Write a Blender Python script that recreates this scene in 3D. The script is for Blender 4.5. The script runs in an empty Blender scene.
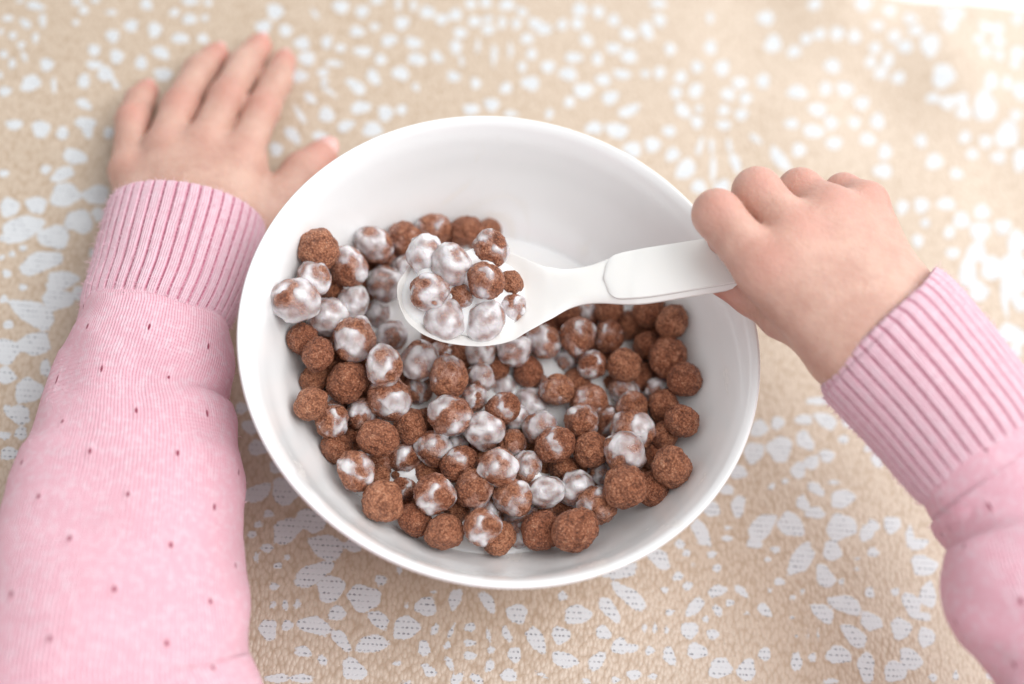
import bpy, bmesh, math, random
import numpy as np
from mathutils import Vector, Matrix, noise as mnoise

random.seed(7)
rng = np.random.RandomState(7)
scene = bpy.context.scene
COL = scene.collection

# ------------------------------------------------------------------ camera
CAM = np.array([0.0031879, -0.2165444, 0.4744315])
AX = np.array([[0.9601133, 0.2796112, 0.0], [0.2476565, -0.8503889, 0.4642251], [0.1298025, -0.4457087, -0.8857173]])
FPX, CX, CY = 1422.22, 512.0, 342.0          # 50 mm lens on a 36 mm sensor, 1024 wide


def at(px, py, z):
    """world point at height z metres that was measured at this spot of the photograph"""
    r = AX @ np.array([(px - CX) / FPX, (py - CY) / FPX, 1.0])
    return CAM + r * (z - CAM[2]) / r[2]


def dep(p):
    return ((np.asarray(p) - CAM) @ AX)[2]


cam = bpy.data.cameras.new('camera')
cam_o = bpy.data.objects.new('camera', cam)
COL.objects.link(cam_o)
cx, cy, cz = AX[:, 0], -AX[:, 1], -AX[:, 2]
cam_o.matrix_world = Matrix([[cx[i], cy[i], cz[i], CAM[i]] for i in range(3)] + [[0, 0, 0, 1]])
cam.lens, cam.sensor_width = 50, 36
cam.clip_start, cam.clip_end = 0.01, 50
cam.dof.use_dof = True
cam.dof.focus_distance = 0.470
cam.dof.aperture_fstop = 3.4
scene.camera = cam_o

# ------------------------------------------------------------------ helpers


def mesh_obj(name, verts, faces, mat=None, parent=None, smooth=True, uv=None):
    me = bpy.data.meshes.new(name)
    if isinstance(faces, np.ndarray):
        faces = faces.tolist()
    me.from_pydata([tuple(map(float, v)) for v in verts], [], faces)
    me.update()
    if smooth:
        me.polygons.foreach_set('use_smooth', [True] * len(me.polygons))
    if uv is not None:                              # per-vertex uv
        l = me.uv_layers.new(name='UVMap')
        idx = np.zeros(len(me.loops), dtype=np.int32)
        me.loops.foreach_get('vertex_index', idx)
        l.data.foreach_set('uv', np.asarray(uv, dtype=np.float32)[idx].ravel())
    o = bpy.data.objects.new(name, me)
    if mat:
        me.materials.append(mat)
    COL.objects.link(o)
    if parent:
        o.parent = parent
    return o


def point_attr(o, name, vals):
    a = o.data.attributes.new(name, 'FLOAT', 'POINT')
    a.data.foreach_set('value', np.asarray(vals, dtype=np.float32))


def tag(o, label=None, cat=None, group=None, kind=None):
    if label:
        o['label'] = label
    if cat:
        o['category'] = cat
    if group:
        o['group'] = group
    if kind:
        o['kind'] = kind


def empty(name, loc=(0, 0, 0)):
    o = bpy.data.objects.new(name, None)
    o.location = [float(v) for v in loc]
    o.empty_display_size = 0.02
    COL.objects.link(o)
    return o


class Nodes:
    def __init__(self, name):
        self.m = bpy.data.materials.new(name)
        self.m.use_nodes = True
        self.t = self.m.node_tree
        self.b = self.t.nodes['Principled BSDF']

    def n(self, typ, **kw):
        nd = self.t.nodes.new(typ)
        for k, v in kw.items():
            if k.startswith('i_'):
                self.put(nd.inputs[k[2:].replace('_', ' ')], v)
            else:
                setattr(nd, k, v)
        return nd

    def put(self, sock, v):
        if isinstance(v, bpy.types.NodeSocket):
            self.t.links.new(v, sock)
        else:
            sock.default_value = v

    def math(self, op, a, b=0.0, c=0.0, clamp=False):
        nd = self.n('ShaderNodeMath', operation=op, use_clamp=clamp)
        self.put(nd.inputs[0], a)
        self.put(nd.inputs[1], b)
        self.put(nd.inputs[2], c)
        return nd.outputs[0]

    def mix(self, f, a, b):
        nd = self.n('ShaderNodeMix', data_type='RGBA')
        self.put(nd.inputs[0], f)
        self.put(nd.inputs[6], a)
        self.put(nd.inputs[7], b)
        return nd.outputs[2]

    def mixf(self, f, a, b):
        nd = self.n('ShaderNodeMix', data_type='FLOAT')
        self.put(nd.inputs[0], f)
        self.put(nd.inputs[2], a)
        self.put(nd.inputs[3], b)
        return nd.outputs[0]

    def step(self, x, lo, hi, a=0.0, b=1.0):
        nd = self.n('ShaderNodeMapRange', interpolation_type='SMOOTHSTEP')
        for i, v in enumerate((x, lo, hi, a, b)):
            self.put(nd.inputs[i], v)
        return nd.outputs[0]

    def noise(self, vec, scale, detail=2.0, rough=0.5, dist=0.0):
        nd = self.n('ShaderNodeTexNoise')
        self.put(nd.inputs['Vector'], vec)
        self.put(nd.inputs['Scale'], scale)
        self.put(nd.inputs['Detail'], detail)
        self.put(nd.inputs['Roughness'], rough)
        self.put(nd.inputs['Distortion'], dist)
        return nd.outputs[0]

    def obj(self):
        return self.n('ShaderNodeTexCoord').outputs['Object']

    def bump(self, h, dist, strength=1.0, normal=None):
        nd = self.n('ShaderNodeBump')
        self.put(nd.inputs['Height'], h)
        self.put(nd.inputs['Distance'], dist)
        self.put(nd.inputs['Strength'], strength)
        if normal is not None:
            self.put(nd.inputs['Normal'], normal)
        return nd.outputs[0]

    def set(self, **kw):
        for k, v in kw.items():
            self.put(self.b.inputs[k.replace('_', ' ')], v)
        return self.m


def rgb(r, g, b):
    return (r, g, b, 1.0)


def surface_nets(d, org, h):
    """smooth mesh of the zero level of a sampled distance field"""
    nx, ny, nz = d.shape
    cnt = np.zeros((nx - 1, ny - 1, nz - 1), np.float32)
    acc = [np.zeros_like(cnt) for _ in range(3)]
    for ax in range(3):
        sl0 = [slice(None)] * 3
        sl1 = [slice(None)] * 3
        sl0[ax], sl1[ax] = slice(0, -1), slice(1, None)
        a, b = d[tuple(sl0)], d[tuple(sl1)]
        cr = (a < 0) != (b < 0)
        t = np.where(cr, a / np.where(a == b, 1, a - b), 0).astype(np.float32)
        o1, o2 = [i for i in range(3) if i != ax]
        n1, n2 = d.shape[o1] - 1, d.shape[o2] - 1
        for p in (0, 1):
            for q in (0, 1):
                s = [slice(None)] * 3
                s[o1], s[o2] = slice(p, p + n1), slice(q, q + n2)
                c = cr[tuple(s)]
                cnt += c
                acc[ax] += np.where(c, t[tuple(s)], 0)
                acc[o1] += c * p
                acc[o2] += c * q
    act = cnt > 0
    ids = -np.ones(act.shape, np.int64)
    ijk = np.argwhere(act)
    ids[act] = np.arange(len(ijk))
    off = np.stack([a[act] / cnt[act] for a in acc], 1)
    V = np.asarray(org) + (ijk + off) * h
    Fs = []
    for ax in range(3):
        sl0 = [slice(None)] * 3
        sl1 = [slice(None)] * 3
        sl0[ax], sl1[ax] = slice(0, -1), slice(1, None)
        a, b = d[tuple(sl0)] < 0, d[tuple(sl1)] < 0
        e = np.argwhere(a != b)
        o1, o2 = (ax + 1) % 3, (ax + 2) % 3
        ok = (e[:, o1] > 0) & (e[:, o2] > 0) & (e[:, o1] < act.shape[o1]) & (e[:, o2] < act.shape[o2]) & (e[:, ax] < act.shape[ax])
        e = e[ok]
        ins = a[tuple(e.T)]
        q = []
        for p, r in ((0, 0), (-1, 0), (-1, -1), (0, -1)):
            c = e.copy()
            c[:, o1] += p
            c[:, o2] += r
            q.append(ids[tuple(c.T)])
        q = np.stack(q, 1)
        q = np.where(ins[:, None], q, q[:, ::-1])
        Fs.append(q)
    Fq = np.concatenate(Fs)
    Fq = Fq[(Fq >= 0).all(1)]
    return V, Fq[:, ::-1] if False else Fq


def smin(a, b, k):
    if k <= 0:
        return np.minimum(a, b)
    h = np.clip(0.5 + 0.5 * (b - a) / k, 0, 1)
    return b * (1 - h) + a * h - k * h * (1 - h)


class Field:
    def __init__(self, lo, hi, h):
        self.h = h
        self.lo = np.asarray(lo, float)
        self.n = np.ceil((np.asarray(hi) - self.lo) / h).astype(int) + 1
        self.d = np.full(self.n, 0.05, np.float32)

    def coords(self, i0, i1):
        g = [self.lo[a] + np.arange(i0[a], i1[a]) * self.h for a in range(3)]
        return np.meshgrid(*g, indexing='ij', sparse=True)

    def cone(self, p0, r0, p1, r1, k=0.0, sz=1.0):
        """rounded cone; sz > 1 flattens it in z"""
        p0, p1 = np.asarray(p0, float), np.asarray(p1, float)
        m = max(r0, r1) + 0.012 + k
        i0 = np.clip(((np.minimum(p0, p1) - m - self.lo) / self.h).astype(int), 0, self.n)
        i1 = np.clip(((np.maximum(p0, p1) + m - self.lo) / self.h).astype(int) + 2, 0, self.n)
        if (i1 <= i0).any():
            return
        X, Y, Z = self.coords(i0, i1)
        dx, dy, dz = p1 - p0
        L = dx * dx + dy * dy + dz * dz + 1e-12
        t = np.clip(((X - p0[0]) * dx + (Y - p0[1]) * dy + (Z - p0[2]) * dz) / L, 0, 1)
        ex, ey, ez = X - p0[0] - t * dx, Y - p0[1] - t * dy, (Z - p0[2] - t * dz) * sz
        q = np.sqrt(ex * ex + ey * ey + ez * ez) - (r0 + (r1 - r0) * t)
        if sz > 1:
            q = q / (1 + (sz - 1) * 0.5)
        s = tuple(slice(a, b) for a, b in zip(i0, i1))
        self.d[s] = smin(self.d[s], q.astype(np.float32), k)

    def mesh(self):
        return surface_nets(self.d, self.lo, self.h)


def catmull(P, per):
    """Catmull-Rom through rows of P, about per rows for each span"""
    P = np.asarray(P, float)
    Q = np.vstack([2 * P[0] - P[1], P, 2 * P[-1] - P[-2]])
    out = []
    for i in range(len(P) - 1):
        a, b, c, d = Q[i], Q[i + 1], Q[i + 2], Q[i + 3]
        n = per[i] if hasattr(per, '__len__') else per
        for s in range(n):
            t = s / n
            out.append(0.5 * ((2 * b) + (c - a) * t + (2 * a - 5 * b + 4 * c - d) * t * t + (3 * b - a - 3 * c + d) * t ** 3))
    out.append(P[-1])
    return np.array(out)


# ------------------------------------------------------------------ materials
def mat_cloth():
    N = Nodes('lace_print_cloth')
    co = N.obj()
    f = N.n('ShaderNodeAttribute', attribute_name='lace').outputs['Fac']
    fine = N.noise(co, 900, 2, 0.6)
    f2 = N.math('ADD', f, N.math('MULTIPLY', N.math('SUBTRACT', fine, 0.5), 1.3))
    hole = N.step(f2, -0.25, 0.25)
    sep = N.n('ShaderNodeSeparateXYZ')
    N.put(sep.inputs[0], co)
    x, y = N.math('MULTIPLY', sep.outputs[0], 1 / 0.0017), N.math('MULTIPLY', sep.outputs[1], 1 / 0.0021)
    wob = N.math('MULTIPLY', N.math('SUBTRACT', N.noise(co, 190, 2), 0.5), 2.2)
    x = N.math('ADD', x, wob)
    row = N.math('MODULO', N.math('FLOOR', N.math('ADD', y, 400.0)), 2.0)
    fx = N.math('SUBTRACT', N.math('FRACT', N.math('ADD', x, N.math('MULTIPLY', row, 0.5))), 0.5)
    fy = N.math('SUBTRACT', N.math('FRACT', y), 0.5)
    dd = N.math('SQRT', N.math('ADD', N.math('POWER', N.math('MULTIPLY', N.math('ABSOLUTE', fx), 1.0), 2.0), N.math('POWER', N.math('MULTIPLY', N.math('ABSOLUTE', fy), 1.9), 2.0)))
    gap_on = N.step(N.noise(co, 230, 2), 0.38, 0.66)
    dot = N.math('MULTIPLY', N.step(dd, 0.34, 0.14), N.mixf(gap_on, 0.12, 0.85))
    white = N.mix(dot, rgb(0.63, 0.64, 0.655), rgb(0.26, 0.27, 0.31))
    # printed coat: fine slanted grains
    mp = N.n('ShaderNodeMapping')
    N.put(mp.inputs[0], co)
    mp.inputs['Rotation'].default_value = (0, 0, 0.7)
    mp.inputs['Scale'].default_value = (1, 0.55, 1)
    vor = N.n('ShaderNodeTexVoronoi', feature='F1')
    N.put(vor.inputs['Vector'], mp.outputs[0])
    vor.inputs['Scale'].default_value = 780
    grain = vor.outputs['Distance']
    tone = N.noise(co, 35, 3, 0.6)
    beige = N.mix(tone, rgb(0.525, 0.415, 0.315), rgb(0.60, 0.48, 0.375))
    beige = N.mix(N.step(grain, 0.32, 0.85), beige, rgb(0.455, 0.335, 0.235))
    speck = N.math('MULTIPLY', N.step(fine, 0.63, 0.75), 0.45)
    beige = N.mix(speck, beige, rgb(0.80, 0.68, 0.55))
    pin = N.math('MULTIPLY', N.math('MULTIPLY', N.step(dd, 0.2, 0.1), N.step(N.noise(co, 140, 2), 0.62, 0.7)), 0.5)
    beige = N.mix(pin, beige, rgb(0.2, 0.16, 0.13))
    colr = N.mix(hole, beige, white)
    hgt = N.mixf(hole, N.math('MULTIPLY', grain, -0.4), N.math('MULTIPLY', dot, -1.0))
    return N.set(Base_Color=colr, Roughness=N.mixf(hole, 0.36, 0.6), Specular_IOR_Level=0.8, Normal=N.bump(hgt, 0.0006, 0.85))


def mat_white(name, col, rough, coat=0.0, sss=0.0):
    N = Nodes(name)
    r = N.math('ADD', N.math('MULTIPLY', N.noise(N.obj(), 60, 3), 0.08), rough - 0.04)
    if name == 'white_ceramic':                      # dried milk traces on the wall
        co = N.obj()
        sm = N.math('MULTIPLY', N.step(N.noise(co, 26, 4, 0.6, 1.6), 0.60, 0.70), 0.30)
        col = N.mix(sm, col, rgb(0.80, 0.745, 0.66))
        r = N.math('ADD', r, N.math('MULTIPLY', sm, 0.9))
    N.set(Base_Color=col, Roughness=r, Coat_Weight=coat, Coat_Roughness=0.06)
    if sss:
        N.set(Subsurface_Weight=sss, Subsurface_Scale=0.004)
        N.b.inputs['Subsurface Radius'].default_value = (1, 0.9, 0.75)
    return N.m


def mat_milk():
    N = Nodes('milk')
    N.set(Base_Color=rgb(0.87, 0.855, 0.85), Roughness=0.12, Subsurface_Weight=0.3, Subsurface_Scale=0.003, IOR=1.35)
    N.b.inputs['Subsurface Radius'].default_value = (1, 0.85, 0.7)
    return N.m


def mat_cereal():
    N = Nodes('cocoa_cereal')
    oi = N.n('ShaderNodeObjectInfo')
    milk_a = N.n('ShaderNodeAttribute', attribute_name='milk').outputs['Fac']
    co = N.n('ShaderNodeVectorMath', operation='ADD')
    N.put(co.inputs[0], N.obj())
    cmb = N.n('ShaderNodeCombineXYZ')
    for i, m in enumerate((37.0, 91.0, 53.0)):
        N.put(cmb.inputs[i], N.math('MULTIPLY', oi.outputs['Random'], m))
    N.put(co.inputs[1], cmb.outputs[0])
    co = co.outputs[0]
    film = N.step(N.math('ADD', milk_a, N.math('MULTIPLY', N.math('SUBTRACT', N.noise(co, 5.0, 3, 0.6), 0.5), 0.25)), -0.30, 0.02)
    crumb = N.noise(co, 3.8, 6, 0.74, 0.2)
    fine = N.noise(co, 24, 4, 0.7)
    blot = N.noise(co, 2.2, 2, 0.5)
    cell = N.n('ShaderNodeTexVoronoi', feature='F1')
    N.put(cell.inputs['Vector'], co)
    cell.inputs['Scale'].default_value = 7.5
    gr = N.n('ShaderNodeTexVoronoi', feature='SMOOTH_F1')
    N.put(gr.inputs['Vector'], co)
    gr.inputs['Scale'].default_value = 8.5
    gr.inputs['Smoothness'].default_value = 0.3
    tone = oi.outputs['Random']
    dark = N.mix(tone, rgb(0.155, 0.045, 0.020), rgb(0.225, 0.072, 0.033))
    mid = N.mix(tone, rgb(0.50, 0.170, 0.083), rgb(0.68, 0.275, 0.145))
    rel = N.math('ADD', N.math('ADD', N.math('MULTIPLY', crumb, 0.55), N.math('MULTIPLY', fine, 0.30)), N.math('MULTIPLY', N.math('SUBTRACT', 0.75, gr.outputs['Distance']), 0.34))
    rel = N.math('ADD', rel, N.math('MULTIPLY', N.math('SUBTRACT', blot, 0.5), 0.42))
    brown = N.mix(N.step(rel, 0.30, 0.66), dark, mid)
    brown = N.mix(N.math('MULTIPLY', N.step(N.math('ADD', rel, N.math('MULTIPLY', N.math('SUBTRACT', fine, 0.5), 0.6)), 0.60, 0.74), 0.7), brown, rgb(0.85, 0.50, 0.33))  # small glints on the raised grains, painted as paler brown
    pm = N.math('MULTIPLY', N.step(cell.outputs['Distance'], 0.26, 0.10), N.step(N.noise(co, 3.0, 2), 0.46, 0.60))
    brown = N.mix(N.math('MULTIPLY', pm, 0.65), brown, rgb(0.035, 0.011, 0.006))
    colr = N.mix(N.math('MULTIPLY', film, 0.85), brown, N.mix(N.step(crumb, 0.36, 0.66), rgb(0.30, 0.115, 0.07), rgb(0.58, 0.33, 0.25)))
    dry = N.math('ADD', N.math('MULTIPLY', rel, 1.0), N.math('MULTIPLY', pm, -0.6))
    hgt = N.math('MULTIPLY', dry, N.mixf(film, 1.0, 0.45))
    rough = N.mixf(film, N.mixf(N.step(fine, 0.45, 0.65), 0.46, 0.20), 0.14)
    return N.set(Base_Color=colr, Roughness=rough, Specular_IOR_Level=0.55, Normal=N.bump(hgt, 0.0023, 1.0))


def mat_coat():
    N = Nodes('milk_film')
    th = N.n('ShaderNodeAttribute', attribute_name='milk').outputs['Fac']
    co = N.obj()
    w = N.math('ADD', th, N.math('MULTIPLY', N.math('SUBTRACT', N.noise(co, 3.0, 3, 0.6, 0.5), 0.5), 0.035))
    al = N.step(w, -0.008, 0.092, 0.0, 0.95)
    colr = N.mix(N.step(w, 0.01, 0.075), rgb(0.66, 0.58, 0.59), rgb(0.79, 0.755, 0.77))
    N.set(Base_Color=colr, Roughness=0.10, Alpha=al, IOR=1.4, Subsurface_Weight=0.15, Subsurface_Scale=0.001, Coat_Weight=0.5, Coat_Roughness=0.04,
          Normal=N.bump(N.noise(co, 2.6, 2, 0.5, 0.6), 0.0012, 0.6))
    return N.m


def mat_skin():
    N = Nodes('skin')
    co = N.obj()
    bl = N.n('ShaderNodeAttribute', attribute_name='blush').outputs['Fac']
    mott = N.step(N.noise(co, 75, 6, 0.68), 0.28, 0.72)
    base = N.mix(mott, rgb(0.51, 0.285, 0.222), rgb(0.625, 0.40, 0.32))
    base = N.mix(N.math('MULTIPLY', bl, N.mixf(mott, 0.7, 1.1)), base, rgb(0.585, 0.23, 0.185))
    vor = N.n('ShaderNodeTexVoronoi', feature='DISTANCE_TO_EDGE')
    N.put(vor.inputs['Vector'], co)
    vor.inputs['Scale'].default_value = 900
    wr = N.math('ADD', N.math('MULTIPLY', vor.outputs['Distance'], 0.6), N.math('ADD', N.noise(co, 700, 3, 0.6), N.math('MULTIPLY', N.noise(co, 170, 3, 0.6, 1.5), 1.6)))
    N.set(Base_Color=base, Roughness=N.math('ADD', 0.42, N.math('MULTIPLY', mott, 0.12)), Subsurface_Weight=0.35, Subsurface_Scale=0.0035,
          Specular_IOR_Level=0.4, Normal=N.bump(wr, 0.00035, 0.55))
    N.b.inputs['Subsurface Radius'].default_value = (1.0, 0.32, 0.18)
    return N.m


PINK = rgb(0.80, 0.40, 0.50)
PINK_D = rgb(0.62, 0.20, 0.31)


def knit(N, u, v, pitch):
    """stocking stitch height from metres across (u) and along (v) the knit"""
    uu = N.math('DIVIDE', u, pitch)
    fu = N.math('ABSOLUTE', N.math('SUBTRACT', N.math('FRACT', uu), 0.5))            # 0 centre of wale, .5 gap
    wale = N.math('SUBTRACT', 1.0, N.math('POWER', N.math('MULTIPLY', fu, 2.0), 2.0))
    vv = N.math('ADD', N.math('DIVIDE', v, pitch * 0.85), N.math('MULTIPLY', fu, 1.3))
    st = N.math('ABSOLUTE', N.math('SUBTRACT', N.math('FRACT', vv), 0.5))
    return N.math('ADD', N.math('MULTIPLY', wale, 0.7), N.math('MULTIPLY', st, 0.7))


def mat_knit(name, eyelets, pitch):
    N = Nodes(name)
    sep = N.n('ShaderNodeSeparateXYZ')
    N.put(sep.inputs[0], N.n('ShaderNodeTexCoord').outputs['UV'])
    u, v = sep.outputs[0], sep.outputs[1]
    co = N.obj()
    wob = N.math('MULTIPLY', N.math('SUBTRACT', N.noise(co, 160, 2), 0.5), 0.0009)
    k = knit(N, N.math('ADD', u, wob), v, pitch)
    fz = N.noise(co, 1600, 3, 0.7)
    mel = N.noise(co, 420, 3, 0.65)
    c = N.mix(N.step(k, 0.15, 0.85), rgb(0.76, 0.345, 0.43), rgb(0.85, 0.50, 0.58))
    c = N.mix(N.math('MULTIPLY', N.step(mel, 0.42, 0.70), 0.5), c, rgb(0.86, 0.68, 0.74))
    h = N.math('ADD', k, N.math('MULTIPLY', fz, 0.6))
    if eyelets:
        gu, gv = 0.0270, 0.0150
        row = N.math('FLOOR', N.math('DIVIDE', v, gv))
        half = N.math('MULTIPLY', N.math('MODULO', N.math('ADD', row, 500.0), 2.0), 0.5)
        cu = N.math('MULTIPLY', N.math('SUBTRACT', N.math('FRACT', N.math('ADD', N.math('DIVIDE', u, gu), half)), 0.5), gu / 0.0007)
        cv = N.math('MULTIPLY', N.math('SUBTRACT', N.math('FRACT', N.math('DIVIDE', v, gv)), 0.5), gv / 0.0013)
        r = N.math('SQRT', N.math('ADD', N.math('MULTIPLY', cu, cu), N.math('MULTIPLY', cv, cv)))
        hole = N.step(r, 1.0, 0.55)
        pull = N.step(r, 3.0, 0.9)
        c = N.mix(hole, c, rgb(0.30, 0.05, 0.09))
        h = N.math('SUBTRACT', h, N.math('MULTIPLY', pull, 0.7))
    else:
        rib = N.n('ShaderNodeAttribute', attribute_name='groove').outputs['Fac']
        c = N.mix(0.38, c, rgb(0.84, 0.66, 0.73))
        c = N.mix(N.math('MULTIPLY', rib, 0.92), c, rgb(0.56, 0.14, 0.24))  # shade between the ribs painted into the colour along the grooves
    return N.set(Base_Color=c, Roughness=0.9, Specular_IOR_Level=0.15, Sheen_Weight=0.35, Sheen_Roughness=0.4,
                 Sheen_Tint=rgb(1.0, 0.85, 0.9), Normal=N.bump(h, 0.0006, 0.7))


M_CLOTH = mat_cloth()
M_TABLE = mat_white('white_tabletop', rgb(0.80, 0.81, 0.82), 0.35)
M_BOWL = mat_white('white_ceramic', rgb(0.90, 0.90, 0.90), 0.13, 0.3)
M_SPOON = mat_white('white_plastic', rgb(0.87, 0.85, 0.82), 0.24, 0.0, 0.15)
M_MILK = mat_milk()
M_CEREAL = mat_cereal()
M_COAT = mat_coat()
M_SKIN = mat_skin()
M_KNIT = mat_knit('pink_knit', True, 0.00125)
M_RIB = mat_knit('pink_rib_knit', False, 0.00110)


def mat_nail():
    N = Nodes('nail')
    return N.set(Base_Color=rgb(0.74, 0.42, 0.38), Roughness=0.25, Subsurface_Weight=0.2, Subsurface_Scale=0.002)


M_NAIL = mat_nail()

# ------------------------------------------------------------------ table and cloth
ROT = math.radians(13.5)                     # the cloth lies turned a little to the picture
# white table under the cloth
me = bmesh.new()
bmesh.ops.create_cube(me, size=1)
for v in me.verts:
    v.co = Vector((v.co.x * 1.5, v.co.y * 0.95, v.co.z * 0.025))
bmesh.ops.bevel(me, geom=list(me.edges), offset=0.004, segments=3, affect='EDGES')
tab_root = empty('table', (0.03, 0.16, -0.74))
tab_root.rotation_euler = (0, 0, ROT)
tag(tab_root, 'white table under the beige lace cloth, bare beyond the cloth edge', 'table')
md = bpy.data.meshes.new('tabletop')
me.to_mesh(md)
me.free()
md.materials.append(M_TABLE)
top = bpy.data.objects.new('tabletop', md)
COL.objects.link(top)
top.parent = tab_root
top.location = (0, 0, 0.74 - 0.0125 - 0.0025)
for sx in (-1, 1):
    for sy in (-1, 1):
        bm = bmesh.new()
        bmesh.ops.create_cone(bm, cap_ends=True, segments=16, radius1=0.018, radius2=0.026, depth=0.70)
        md = bpy.data.meshes.new('leg')
        bm.to_mesh(md)
        bm.free()
        md.materials.append(M_TABLE)
        lg = bpy.data.objects.new('leg', md)
        COL.objects.link(lg)
        lg.parent = tab_root
        lg.location = (sx * 0.66, sy * 0.40, 0.355)

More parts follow.
